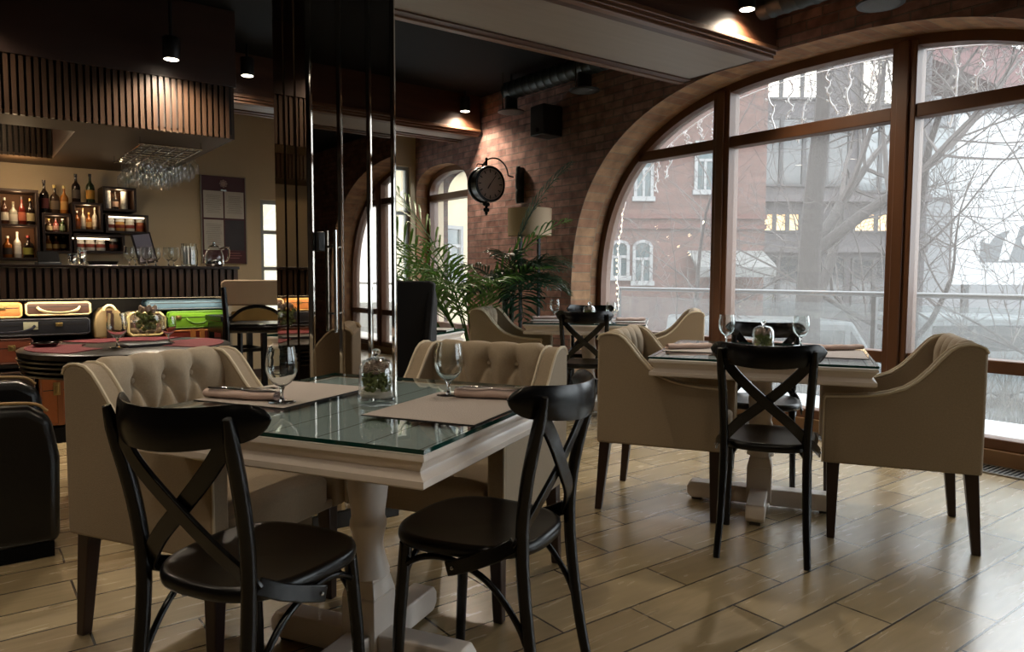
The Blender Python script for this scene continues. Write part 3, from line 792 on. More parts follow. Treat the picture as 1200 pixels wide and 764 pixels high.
f0 = make_fork('steel fork resting on the left napkin of the foreground table', 'forks'); f0.location = at(LT, -.13, .33, ZT+.0295); f0.rotation_euler.z = LT[1] - RAD(86)
k0 = make_knife('steel knife resting on the left napkin of the foreground table', 'knives'); k0.location = at(LT, -.148, .325, ZT+.0295); k0.rotation_euler.z = LT[1] - RAD(80)
lay(f0, LT, .186, -.325, ZT+.0300, RAD(-78), 'steel fork resting on the right napkin of the foreground table')
lay(k0, LT, .162, -.325, ZT+.0300, RAD(-73), 'steel knife resting on the right napkin of the foreground table')
# ------------------------------------------------------------------ spotlights, speakers, duct
LAMPE = M('lamp_diffuser', '#fff6e4', .5, emit=('#fff1da', 14))
def spotlight(label, loc, power, group='black cylinder spotlights', size=2.6, col=(1, .84, .64), blend=1.):
    t = thing('ceiling_spotlight', label, 'spotlight', loc, 0, group)
    h = ZC - loc[2]
    m = MB(); m.lathe([(.052,0),(.054,.004),(.054,.14),(.05,.146),(.012,.148),(.012,h),(0,h)], 28); 
    m.build('housing', M('spot_black', '#0e0d0d', .45), t, angle=50)
    m = MB(); m.lathe([(0,-.0015),(.043,-.0015),(.046,.0)], 28, cap1=False); m.build('diffuser', LAMPE, t)
    l = bpy.data.lights.new('spot_beam', 'SPOT'); l.energy = power*3; l.spot_size = size; l.spot_blend = blend; l.color = col; l.shadow_soft_size = .04
    o = bpy.data.objects.new('spot_beam', l); COL.objects.link(o); o.location = (0, 0, -.012); o.parent = t
    return t
spotlight('black cylinder spotlight lighting the bar canopy slats', (1.21, 5.42, 2.578), 60)
spotlight('black cylinder spotlight in front of the far ceiling beam', (4.30, 6.50, 2.842), 42)
spotlight('black cylinder spotlight beside the near ceiling beam at the top of the arch', (4.11, 2.935, 2.838), 48)
for x, y, pw in ((-.15, 5.42, 55), (2.0, 6.32, 30), (.55, 6.32, 30), (1.9, 2.72, 13), (.35, 2.72, 16), (-1.2, 2.72, 14), (-2., 5.4, 30), (-.6, .6, 14), (.5, -.1, 12), (2.4, -.1, 5), (3.9, -1.55, 6), (1., -2.6, 8), (-1.5, -2.6, 8)):  # unseen spots added for fill; the first is implied by a lit frieze
    spotlight('black cylinder spotlight out of view on the ceiling for fill light', (x, y, 2.79), pw)
GRL = M('speaker_grille', '#4c4b4a', .6, bump=(300, .5))
for (x, y), l in (((4.3, 5.70), 'round ceiling speaker near the far beam, farther one of the pair'), ((4.3, 4.67), 'round ceiling speaker just beyond the near beam'), ((4.3, 2.17), 'round ceiling speaker above the top of the arch')):
    t = thing('ceiling_speaker', l, 'speaker', (x, y, 2.69), 0, 'round ceiling speakers')
    m = MB(); m.lathe([(.10,0),(.128,.002),(.132,.012),(.10,.022),(.062,.03),(.06,.17),(.012,.175),(.012,ZC-2.69),(0,ZC-2.69)], 28); m.build('housing', M('spot_black', ''), t, angle=50)
    m = MB(); m.lathe([(0,-.004),(.09,-.003),(.102,.0)], 28, cap1=False); m.build('grille', GRL, t)
    m = MB(); m.tube([(-.10, 0, .02), (-.10, 0, .2), (-.10, 0, ZC-2.69)], .006, 6); m.build('bracket', STEEL, t)
DUCTM = M('duct_metal', '#2c3030', .5, .6)
def duct(label, y0, y1):
    m = MB(); n = int((y1-y0)/.02); pts = []; R = []
    for i in range(n+1):
        y = y0 + (y1-y0)*i/n; pts.append((4.30, y, 2.90)); R.append(.083 + (.005 if i % 5 == 0 else 0))
    m.tube(pts, R, 20, up=(0,0,1)); return tag(m.build('ventilation_duct', DUCTM, angle=20), label, 'duct', 'round ventilation ducts')
duct('round spiral ventilation duct beyond the near beam', 3.93, 5.75)
duct('dark round ventilation duct above the top of the arch', -.43, 2.96)
t = thing('mounted_speaker', 'small black box loudspeaker on the brick wall under the ceiling', 'speaker', (4.44, 5.36, 2.43))
MB().box(-.10, .13, -.10, .10, 0, .28).build('cabinet', M('spot_black', ''), t, bevel=.01)
MB().box(-.05, .154, -.03, .03, .12, .2).build('wall_bracket', M('spot_black', ''), t)
MB().lathe([(0,0),(.018,0),(.02,.008)], 14, (-.102, -.02, .045), Matrix.Rotation(-pi/2, 3, 'Y')).build('badge', CHROME, t)

# ------------------------------------------------------------------ station clock on a bracket
t = thing('station_clock', 'round black double-sided station clock on a wall bracket above the palm', 'clock', (4.15, 5.90, 2.015))
CLK = M('clock_case', '#15181a', .3, .4)
rot = Matrix.Rotation(pi/2, 3, 'X')   # lathe axis -> -Y
m = MB(); m.lathe([(.150,-.075),(.172,-.075),(.176,-.066),(.172,-.052),(.160,-.045),(.160,.045),(.172,.052),(.176,.066),(.172,.075),(.150,.075)], 40, (0,0,0), rot, False, False)
m.build('case', CLK, t, angle=40)
m = MB(); m.lathe([(0,.066),(.155,.066)], 40, (0,0,0), rot, cap1=False); m.lathe([(.155,-.066),(0,-.066)], 40, (0,0,0), rot, cap0=False)
m.build('dial', M('clock_dial', '#b7a196', .6), t)
mk = MB()
for k in range(60):
    a = k*pi/30; r0 = .128 if k % 5 else .108
    c = (sin(a)*(r0+.142)/2, -.0675, cos(a)*(r0+.142)/2)
    mk.cbox(c, (.003 if k % 5 else .010, .002, .142-r0), Matrix.Rotation(a, 3, 'Y'))
mk.build('hour_mark', M('clock_black', '#171615', .5), t)
for a, l, w_, nm in ((RAD(38), .118, .006, 'minute_hand'), (RAD(215), .06, .010, 'hour_hand')):
    m = MB(); m.cbox((sin(a)*l*.42, -.071, cos(a)*l*.42), (w_, .002, l), Matrix.Rotation(a, 3, 'Y')); m.build(nm, M('clock_black', ''), t)
m = MB(); m.tube([(0,0,.155),(0,0,.235)], .012, 10); m.ell((0,0,.245), (.016,.016,.018)); m.tube(arc((.10,0,.10), .165, pi*.86, pi*.02, 14) + [(.33, 0, .10)], .0075, 8)
m.tube([(0,0,.19),(-.10,0,.19),(-.115,0,.17)], .006, 8)
m.build('bracket_arm', CLK, t)
m = MB(); m.lathe([(0,-.19),(.022,-.185),(.03,-.16),(.03,-.06),(.022,-.05),(.032,-.03),(.032,.10),(.022,.12),(.028,.15),(.02,.18),(0,.185)], 14, (.395, 0, .03)); m.box(.40, .442, -.03, .03, -.15, .20)
m.build('wall_plate', M('clock_plate', '#4c5254', .3, .7), t)
m = MB()
for k, (dx, dz) in enumerate(((-.022,-.19),(.022,-.19),(0,-.215),(-.018,-.245),(.018,-.245),(0,-.275))): m.ell((dx,0,dz), (.017,.017,.02))
m.tube([(0,0,-.155),(0,0,-.30)], .010, 8)
m.build('finial', CLK, t)

# ------------------------------------------------------------------ floor lamp
t = thing('floor_lamp', 'tall floor lamp with beige drum shade and black double post by the brick wall', 'lamp', (4.28, 5.38, 0))
BLM = M('black_metal', '#0f0f10', .35, .6)
m = MB(); R_ = .205
m.lathe([(R_,1.50),(R_,1.752),(R_-.004,1.752),(R_-.004,1.50)], 40, cap0=False, cap1=False)
m.build('lamp_shade', M('shade_linen', '#c4ab8e', .85, bump=(200, .2)), t, angle=60)
u = V3((.8, -.6, 0))
for s in (-1, 1):
    c = u*s*.085; MB().cbox((c.x, c.y, .775), (.026, .026, 1.51)).build('post', BLM, t, bevel=.002)
m = MB()
for z in (.35, .92): m.cbox((0, 0, z), (.30, .02, .02), Matrix.Rotation(math.atan2(u.y, u.x), 3, 'Z'))
m.build('crossbar', BLM, t)
MB().lathe([(0,0),(.17,0),(.17,.018),(.16,.022),(0,.022)], 32).build('base', BLM, t)
m = MB(); m.tube([(0,0,1.53),(0,0,1.60)], .018, 12); m.ell((0,0,1.635), (.03,.03,.04)); m.cbox((0,0,1.53), (.40,.012,.012), Matrix.Rotation(.5,3,'Z')); m.build('bulb_holder', BLM, t)

# ------------------------------------------------------------------ palms
def make_palm(name, label, loc, fronds, leaf, seed, pot_r=.17, pot_h=.34, leaf_l=.30, leaf_w=.016, group=None, trunk=0., pairs=24):
    r = random.Random(seed)
    t = thing(name, label, 'plant', loc, 0, group)
    MB().lathe([(0,0),(pot_r*.78,0),(pot_r,pot_h),(pot_r*1.05,pot_h),(pot_r*1.05,pot_h-.03),(pot_r*.92,pot_h-.03),(pot_r*.9,pot_h-.05),(0,pot_h-.05)], 28).build('pot', M('dark_pot', '#2b2422', .5), t, angle=40)
    for k, (az, L_, lean, droop) in enumerate(fronds):
        d = V3((cos(az), sin(az), 0)); m = MB(); n = 16; pts = []
        if trunk: m.tube([(.05*cos(az*3)*.6, .05*sin(az*3)*.6, pot_h-.08), (.05*cos(az*3), .05*sin(az*3), pot_h-.05+trunk)], .008, 6)
        base = V3((.05*cos(az*3), .05*sin(az*3), pot_h-.06+trunk))
        for i in range(n+1):
            s = i/n
            hor = L_*(lean*s + .35*s*s); z = L_*(1.0*s*(1-.25*lean) - droop*s*s*s)
            pts.append(base + d*hor + V3((0, 0, z)))
        m.tube(pts, [.008*(1-.8*i/n)+.0015 for i in range(n+1)], 6)
        m2 = m
        side = d.cross(V3((0,0,1)))
        for j in range(pairs):
            s = .34 + .66*j/(pairs-1); f = s*n; i = min(int(f), n-1); p = pts[i].lerp(pts[i+1], f-i); tg_ = (pts[i+1]-pts[i]).normalized()
            l = leaf_l*(sin(pi*(.16+.80*(s-.34)/.66))**.7)*(.9+.2*r.random())
            for sg in (-1, 1):
                out = (side*sg*.80 + tg_*(.62+.3*r.random()) + V3((0,0,.12+.15*r.random()))).normalized()
                q0 = p; q1 = p + out*l*.5; q2 = p + out*l*.85 - V3((0,0,l*.10)); q3 = p + out*l - V3((0,0,l*.24))
                wv = tg_.cross(out).cross(out).normalized()
                ww = leaf_w*(.85+.3*r.random())
                vs = []
                for q, w_ in ((q0, .25), (q1, 1), (q2, .72), (q3, .04)):
                    vs.append((m.bm.verts.new(q - wv*ww*w_*.5), m.bm.verts.new(q + V3((0,0,-ww*w_*.18))), m.bm.verts.new(q + wv*ww*w_*.5)))
                for A, B in zip(vs, vs[1:]):
                    m.face([A[0], A[1], B[1], B[0]]); m.face([A[1], A[2], B[2], B[1]])
        for v in m.bm.verts: v.co.x = min(v.co.x, 4.57 - loc[0] - .0004*(v.index % 7))
        m.build('frond', leaf, t, angle=60, fix=False)
    return t
rp = random.Random(11)
F1 = [(RAD(205), 1.95, .52, .40), (RAD(186), 1.75, .55, .42), (RAD(165), 1.7, .55, .44), (RAD(222), 1.8, .50, .40), (RAD(140), 1.95, .26, .22), (RAD(178), 1.4, .80, .52), (RAD(120), 2.05, .12, .10), (RAD(245), 1.5, .42, .36), (RAD(212), 1.7, .66, .42),
      (RAD(280), 1.45, .30, .30), (RAD(300), 1.75, .20, .20), (RAD(192), 2.05, .30, .26), (RAD(190), 1.4, .75, .48), (RAD(216), 1.9, .42, .34), (RAD(175), 1.9, .45, .36), (RAD(230), 1.6, .55, .40), (RAD(208), 1.8, .58, .42), (RAD(183), 1.4, .75, .46)]
make_palm('potted_palm', 'tall bright green potted palm with arching fronds beneath the station clock', (3.72, 5.58, 0), F1, GREEN, 4, leaf_l=.42, leaf_w=.026, pairs=17)
F2 = [(RAD(235), .70, .75, .62), (RAD(262), .75, .55, .48), (RAD(290), .70, .52, .48), (RAD(210), .70, .80, .66), (RAD(315), .60, .55, .70), (RAD(250), .6, .8, .58), (RAD(275), .55, .75, .58), (RAD(190), .75, .6, .55), (RAD(330), .5, .7, .7), (RAD(225), .85, .40, .45), (RAD(300), .80, .42, .50), (RAD(240), .5, 1.1, .95), (RAD(308), 1.40, .07, .12)]
make_palm('potted_palm', 'dark green potted palm drooping in front of the floor lamp post', (4.00, 5.34, 0), F2, GREEND, 9, leaf_l=.27, leaf_w=.022, pairs=17, trunk=.62)

# ------------------------------------------------------------------ high-backed dark chair and the things on the table behind it
t = thing('wing_chair', 'dark charcoal high-backed chair beside the mirror column', 'chair', (1.98, 3.72, 0), RAD(53)-pi/2)
CHAR = M('charcoal_fabric', '#16161a', .75, bump=(300, .2))
m = MB(); m.prism([(-.21,-.24,.30),(.21,-.24,.30),(.225,-.26,.80),(.262,-.315,1.085),(.235,-.325,1.098),(-.235,-.325,1.098),(-.262,-.315,1.085),(-.225,-.26,.80)], (0,.07,.0)); m.build('backrest', CHAR, t, bevel=.012)
for s in (-1, 1):
    m = MB(); m.prism([(s*.235,-.29,.80),(s*.262,-.31,1.08),(s*.255,-.12,1.0),(s*.235,.02,.66),(s*.22,.27,.60),(s*.215,.27,.28),(s*.215,-.23,.28)], (s*-.04,0,0)); m.build('wing', CHAR, t, bevel=.01)
    for y in (-.21, .23): MB().frustum((s*.185-.014,s*.185+.014,y-.014,y+.014), (s*.185-.022,s*.185+.022,y-.022,y+.022), 0, .285).build('leg', LEGW, t)
MB().box(-.176, .176, -.20, .28, .28, .45).build('seat', CHAR, t, bevel=.025, bseg=3)
t = thing('flower_vase', 'small vase of white flowers on the table behind the dark high-backed chair', 'vase', at(DT, .32, -.14, ZT))
MB().lathe([(0,0),(.032,0),(.04,.04),(.028,.10),(.024,.13),(.028,.14)], 20, cap1=False).build('vase', GLASS, t)
m = MB(); rr = random.Random(5)
for k in range(9):
    c = V3((rr.uniform(-.055,.055), rr.uniform(-.055,.055), .19+rr.uniform(-.03,.05)))
    for j in range(6):
        a = j*pi/3 + k; q = c + V3((cos(a)*.016, sin(a)*.016, .003)); m.ell(q, (.014,.009,.005), 8, 5, Matrix.Rotation(a,3,'Z'))
m.build('blossom', M('white_petal', '#e6e6e2', .7), t)
m = MB()
for k in range(9): m.tube([(0,0,.03), (rr.uniform(-.01,.01), 0, .12), (rr.uniform(-.05,.05), rr.uniform(-.05,.05), .19)], .002, 5)
m.build('stem', STEM, t)
for k, (a, b, rz) in enumerate(((.20, -.30, .2), (.05, .20, -.1))):
    m = MB(); m.box(-.11, .11, -.155, .155, 0, .006); m.box(-.108, .108, -.153, .153, .0085, .0125); o = m.build('menu_folder', M('menu_white', '#d6d3cc', .6), bevel=.001)
    MB().box(-.112, -.106, -.155, .155, 0, .0125).build('spine', M('menu_spine', '#2a2624', .6), o)
    tag(o, ['white menu lying on the half-hidden table beside the flower vase', 'white menu lying on the far half of the half-hidden table'][k], 'menu', 'menus', at(DT, a, b, ZT+.0005), DT[1]+rz)

# ------------------------------------------------------------------ bar counter
BX0, BX1, BY = -2.6, 1.665, 5.60
bar = thing('bar_counter', 'long dark slatted bar counter with a lit recess of suitcases below', 'bar counter', (0,0,0))
m = MB(); m.box(BX0, BX1+.015, BY-.02, BY+.62, 1.168, 1.19); m.build('counter_top', M('bar_top', '#1d1512', .22, noise=(5,.3), coat=.3), bar, bevel=.004)
m = MB(); x = BX0+.01
while x < BX1-.02:
    m.box(x, x+.030, BY-.016, BY+.006, .972, 1.166); x += .0475
for k in range(9): m.box(BX1-.012, BX1+.012, BY+.02+k*.0475, BY+.05+k*.0475, .972, 1.166)
m.build('slatted_fascia', SLAT, bar)
MB().box(BX0, BX1-.013, BY+.007, BY+.45, .965, 1.167).build('fascia_board', SLATB, bar)
MB().box(BX0, BX1-.05, BY+.40, BY+.45, 0, .964).build('back_panel', M('bar_back', '#1a1310', .6), bar)
MB().box(BX1-.049, BX1-.013, BY+.10, BY+.45, 0, .964).build('end_panel', M('bar_end', '#a99e8c', .6), bar)
MB().box(BX0, BX1-.05, BY+.09, BY+.399, 0, .10).build('plinth', BLACKC, bar)
MB().box(BX0, BX1-.06, BY+.05, BY+.06, .9632, .9646).build('led_strip', M('led_warm', '#fff0d0', .5, emit=('#ffe2b0', 4)), bar)
MB().box(BX0, BX1-.05, BY+.10, BY+.399, .52, .54).build('shelf', SLATB, bar)

# suitcases stacked in the bar front
def suitcase(label, x0, x1, z0, z1, col, trim, y=BY+.085, depth=.20, handle=True, straps=(), latches=True, hw=.13, plaid=False, rad=.02, trimw=.007):
    t = thing('suitcase', label, 'suitcase', ((x0+x1)/2, y, z0), 0, 'vintage suitcases in the bar front')
    w, h = (x1-x0)/2-.003, z1-z0-.003
    mat = M('case_'+label[:18].replace(' ', '_'), col, .55, noise=(9, .3), bump=(60, .15))
    if plaid:
        nt = mat.node_tree; N = nt.nodes; L = nt.links; tc = N.new('ShaderNodeTexCoord'); br = N.new('ShaderNodeTexBrick'); sep = N.new('ShaderNodeSeparateXYZ'); cmb = N.new('ShaderNodeCombineXYZ')
        L.new(tc.outputs['Object'], sep.inputs[0]); L.new(sep.outputs['X'], cmb.inputs['X']); L.new(sep.outputs['Z'], cmb.inputs['Y']); L.new(cmb.outputs[0], br.inputs['Vector'])
        br.offset = 0
        for k, v in (('Scale', 1), ('Brick Width', .055), ('Row Height', .055), ('Mortar Size', .008)): br.inputs[k].default_value = v
        br.inputs['Color1'].default_value = lin(col); br.inputs['Color2'].default_value = lin('#4a3b33'); br.inputs['Mortar'].default_value = lin('#b5a487')
        L.new(br.outputs['Color'], N['Principled BSDF'].inputs['Base Color'])
    MB().box(-w, w, 0, depth, 0, h).build('body', mat, t, bevel=rad, bseg=3)
    tm = M('trim_'+trim[1:], trim, .5)
    m = MB(); k = trimw; r = rad
    path = [(-w+r,0,k),(w-r,0,k),(w-k,0,r),(w-k,0,h-r),(w-r,0,h-k),(-w+r,0,h-k),(-w+k,0,h-r),(-w+k,0,r),(-w+r,0,k)]
    m.tube([(p[0], .004, p[2]) for p in path], k, 6, up=(0,1,0)); m.build('edge_trim', tm, t)
    MB().box(-w+r, w-r, -.001, .004, h*.60, h*.60+.006).build('lid_seam', M('seam_dark', '#1a1411', .6), t)
    if handle:
        hz = h*.42
        p = smooth_path([(-hw,-.002,hz+.018),(-hw*.85,-.03,hz),(-hw*.4,-.042,hz-.018),(hw*.4,-.042,hz-.018),(hw*.85,-.03,hz),(hw,-.002,hz+.018)], 4)
        MB().tube(p, [(.007,.0095)]*len(p), 8).build('handle', tm, t)
    if latches:
        for s in (-1, 1):
            m = MB(); m.box(s*w*.62-.02, s*w*.62+.02, -.007, .003, h*.52, h*.74); m.box(s*w*.62-.009, s*w*.62+.009, -.012, -.006, h*.56, h*.70); m.build('latch', M('brass', '#9a8455', .35, .9), t, bevel=.002)
    for sx in straps: MB().box(sx*w-.018, sx*w+.018, -.006, depth*.9, -.0005, h+.001).build('strap', tm, t, bevel=.002)
    return t
suitcase('small orange suitcase at the far left of the top row in the bar front', -.25, .332, .842, .95, '#b5713a', '#d8b06a', handle=False)
suitcase('flat brown suitcase with cream trim and cream handle in the bar front', .338, .722, .852, .95, '#43291f', '#d9c79a', hw=.12, latches=False)
suitcase('slate blue suitcase above the green one in the bar front', 1.06, 1.60, .873, .95, '#3f5a6d', '#2f4250', handle=False, latches=False, hw=.1)
suitcase('bright lime green suitcase with metal latches in the bar front', 1.19, 1.60, .735, .868, '#7db52c', '#5d8f22', hw=.07)
suitcase('plaid suitcase with cream edge trim in the bar front', .93, 1.19-.006, .69, .868, '#8a7763', '#e0cf98', plaid=True, latches=False, hw=.06, rad=.035, trimw=.009)
suitcase('dark navy trunk with a pale travel sticker in the bar front', -.25, .712, .722, .8405, '#14151f', '#232433', hw=.16)
suitcase('red suitcase with tan strap under the green one in the bar front', .93+.245, 1.60, .545, .73, '#7d2a1e', '#b9763f', straps=(-.1, .2), handle=False, latches=False)
suitcase('brown leather case with two tan straps in the bar front', .395, .925, .545, .685-.004, '#6a3320', '#b07a4c', straps=(-.42, .55), handle=False, latches=False)
suitcase('rust red leather suitcase with flap at the left of the bar front', -.25, .385, .545, .716, '#7c3c25', '#4c2417', handle=False)
suitcase('orange tan leather case low down behind the round table', .40, .92, .12, .512, '#8a4a1c', '#6f3c16', handle=False, straps=(-.55,))
suitcase('dark brown trunk on the floor of the bar front', -.25, .385, .12, .50, '#2a1a14', '#4a3122')
suitcase('dark red trunk on the floor of the bar front', .93, 1.60, .12, .50, '#4a1916', '#6a3a25')
t = thing('travel_bag', 'rounded tan canvas bag with a dark strap among the suitcases', 'bag', (.825, BY+.09, .69))
m = MB(); m.prism([(-.092,0,0),(.092,0,0),(.094,0,.10),(.075,0,.17),(.045,0,.205),(0,0,.218),(-.045,0,.205),(-.075,0,.17),(-.094,0,.10)], (0,.16,0)); m.build('body', M('canvas_tan', '#a08a66', .85, bump=(200,.3)), t, bevel=.012)
MB().box(-.018, .018, -.008, .0, .0, .19).build('strap', M('strap_dark', '#3a2018', .5), t)
m = MB(); m.tube(arc((0,-.012,.19), .035, 0, pi, 10), .009, 8); m.build('handle', M('trim_d9c79a', '#d9c79a', .5), t)
st = MB(); st.box(-.04, .04, -.004, -.001, 0, .05); tag(st.build('travel_sticker', M('sticker', '#b7b39a', .7)), 'pale travel sticker on the dark navy trunk', 'sticker', None, (.37, BY+.085, .765))

# canopy over the bar
can = thing('bar_canopy', 'slatted dark wood canopy hanging over the bar', 'bar canopy', (0,0,0))
HB, HT = 2.13, 2.50; HX1 = 1.66
OX0, OX1, OY0, OY1 = -1.8, .70, 6.02, 7.55
CANM = M('canopy_wood', '#33211a', .5, noise=(6, .4), stretch=(.4, 2, 2))
UND = M('canopy_underside', '#46331f', .6)
m = MB()
m.box(BX0, HX1, 5.64, OY0, HB, HB+.03); m.box(OX1, HX1, OY0, YF-.01, HB, HB+.03); m.box(BX0, OX1, OY1, YF-.01, HB, HB+.03)
m.build('underside', UND, can)
m = MB(); m.box(OX1+.002, OX1+.03, OY0, OY1, HB+.031, HB+.34); m.build('inner_side', CANM, can)
m = MB(); x = OX0
while x < OX1-.04: m.box(x, x+.025, OY1-.024, OY1-.0, HB+.001, HB+.34); x += .0405
m.build('inner_slats', SLAT, can)
MB().box(OX0, OX1, OY1+.001, OY1+.02, HB+.031, HB+.36).build('inner_board', SLATB, can)
MB().box(BX0, OX1+.03, OY0, OY1+.02, HB+.361, HB+.38).build('inner_top', SLATB, can)
m = MB(); x = BX0
while x < HX1-.03: m.box(x, x+.025, 5.606, 5.632, HB, HT); x += .0405
for k in range(59): m.box(HX1, HX1+.022, 5.64+.0405*k, 5.665+.0405*k, HB, HT)
m.build('slats', SLAT, can)
m = MB(); m.box(BX0, HX1, 5.633, 5.655, HB+.031, HT); m.box(HX1-.02, HX1-.001, 5.656, YF-.01, HB+.031, HT); m.build('backing_board', SLATB, can)
m = MB(); m.box(BX0, HX1+.03, 5.60, 5.66, HT+.001, ZC-.002); m.box(HX1-.02, HX1+.03, 5.661, YF-.01, HT+.001, ZC-.002); m.build('frieze', CANM, can, bevel=.003)
for nm, lx, ly, pw in (('canopy_fill', .2, 6.8, 6), ('canopy_fill', -1.2, 6.8, 8)):  # unseen points added to warm the canopy recess, no fixtures
    l = bpy.data.lights.new(nm, 'POINT'); l.energy = pw; l.color = (1, .72, .42); l.shadow_soft_size = .06
    o = bpy.data.objects.new(nm, l); COL.objects.link(o); o.location = (lx, ly, 2.36); o.parent = can

# hanging glass rack
rk = thing('glass_rack', 'chrome rack of hanging glasses under the bar canopy', 'glass rack', (0,0,0))
m = MB(); RX0, RX1, RY0, RY1, RZ = 1.10, 1.52, 5.95, 7.05, 2.075
for i in range(6):
    x = RX0 + (RX1-RX0)*i/5; m.tube([(x, RY0, RZ), (x, RY1, RZ)], .0045, 6)
for y in (RY0, (RY0+RY1)/2, RY1): m.tube([(RX0-.01, y, RZ+.007), (RX1+.01, y, RZ+.007)], .0055, 6)
m.build('rails', CHROME, rk)
m = MB()
for x in (RX0, RX1):
    for y in (RY0, RY1): m.tube([(x, y, RZ+.01), (x, y, HB)], .006, 6)
m.build('hanger', CHROME, rk)
hg = MB(); hg.lathe([(.0001,.003),(.036,.002),(.037,0)], 16, cap0=False, cap1=False); hg.lathe([(.004,.003),(.0042,.085),(.012,.095),(.034,.115),(.041,.145),(.038,.18),(.034,.20)], 16, cap0=False, cap1=False)
hgo = hg.build('hanging_wine_glass', GLASS, angle=60)
first = True
for i in range(5):
    for j in range(9):
        loc = (RX0 + (RX1-RX0)*(i+.5)/5 , RY0 + .05 + j*.122, RZ+.004)
        if first:
            o = hgo; first = False
        else: o = hgo.copy(); COL.objects.link(o)
        o.rotation_euler = (pi, 0, rnd.random()*6); sc = .92+.16*((i*3+j) % 3)/2; o.scale = (.92, .92, sc)
        tag(o, 'clear stemmed glass hanging upside down in the rack over the bar', 'glass', 'glasses hanging in the bar rack', loc)

# bottle shelves on the back wall
SHW = M('shelf_dark_wood', '#2a1a12', .5, noise=(8,.3), stretch=(.4,2,2))
BACKLIT = M('shelf_back_wood', '#7a4f2c', .6)
def shelf_box(label, x0, x1, z0, z1, mids=(), y0=7.74, y1=8.055, uprights=()):
    t = thing('wall_shelf', label, 'shelf', (0,0,0), 0, 'dark box shelves on the bar wall')
    m = MB(); k = .022
    m.box(x0, x1, y0, y1, z0, z0+k); m.box(x0, x1, y0, y1, z1-k, z1); m.box(x0, x0+k, y0, y1, z0+k, z1-k); m.box(x1-k, x1, y0, y1, z0+k, z1-k)
    for z in mids: m.box(x0+k, x1-k, y0+.005, y1, z-.009, z+.009)
    for x in uprights: m.box(x-.009, x+.009, y0+.005, y1, z0+k, z1-k)
    m.build('frame', SHW, t, bevel=.002)
    MB().box(x0+k, x1-k, y1-.012, y1-.002, z0+k, z1-k).build('back_board', BACKLIT, t)
    return t
shelf_box('tall left shelf of bottles on the bar wall', .30, .60, 1.25, 1.87, (1.555,))
shelf_box('square shelf of bottles between the tall left shelf and the open boxes', .62, .845, 1.32, 1.675, (1.50,))
shelf_box('shelf box with amber bottles under two wine bottles', .855, 1.10, 1.52, 1.785)
shelf_box('top right shelf box with glass vases on the bar wall', 1.105, 1.385, 1.72, 1.945)
shelf_box('long shelf box of lidded jars, middle row at the right', 1.12, 1.485, 1.515, 1.695)
shelf_box('long shelf box of lidded jars, lowest row', .86, 1.275, 1.325, 1.50)
for x, z, l in ((1.30, 1.683, 'thin white light strip in the middle row jar shelf'), (1.0, 1.475, 'thin white light strip in the lowest row jar shelf'), ):
    m = MB(); m.box(-.15, .15, 0, .012, -.012, 0)
    tag(m.build('shelf_light_strip', M('shelf_led', '#fff2dc', .5, emit=('#ffe6c0', 5))), l, 'light', None, (x, 7.76, z-.012))
for x, y, z, pw in ((.45, 7.55, 2.0, 5), (.45, 7.80, 1.80, 1.0), (.45, 7.80, 1.50, 1.0), (.73, 7.80, 1.62, .8), (.98, 7.80, 1.74, .8), (1.25, 7.8, 1.90, .8)):  # added points without fixtures, brightening shelves and bottles
    l = bpy.data.lights.new('shelf_fill', 'POINT'); l.energy = pw; l.color = (1, .70, .40); l.shadow_soft_size = .03
    o = bpy.data.objects.new('shelf_fill', l); COL.objects.link(o); o.location = (x, y, z)
def bottle(label, x, z, h, r, col, cap='#1a1512', lab='#cfc3a4', y=7.87, neck=.32, fill=None):
    t = thing('bottle', label, 'bottle', (x, y, z), rnd.random()*.6-.3, 'bottles on the bar shelves')
    hb = h*(1-neck)
    mm = M('bottle_'+col[1:], col, .12, spec=.7)
    MB().lathe([(0,0),(r*.92,0),(r,h*.02),(r,hb*.82),(r*.86,hb*.92),(r*.42,hb*1.04),(r*.32,hb*1.12),(r*.30,h*.93),(r*.34,h*.94)], 16).build('body', mm, t, angle=50)
    MB().lathe([(r*.36,h*.90),(r*.37,h),(0,h*1.002)], 14).build('cap', M('cap_'+cap[1:], cap, .4), t, angle=40)
    MB().lathe([(r*1.012,hb*.22),(r*1.012,hb*.66)], 20, cap0=False, cap1=False).build('label_band', M('label_'+lab[1:], lab, .7), t)
    return t
AMB, DK, CLR, GRN, RED_ = '#8a4a16', '#1d1410', '#b9b4a2', '#26331d', '#6a2014'
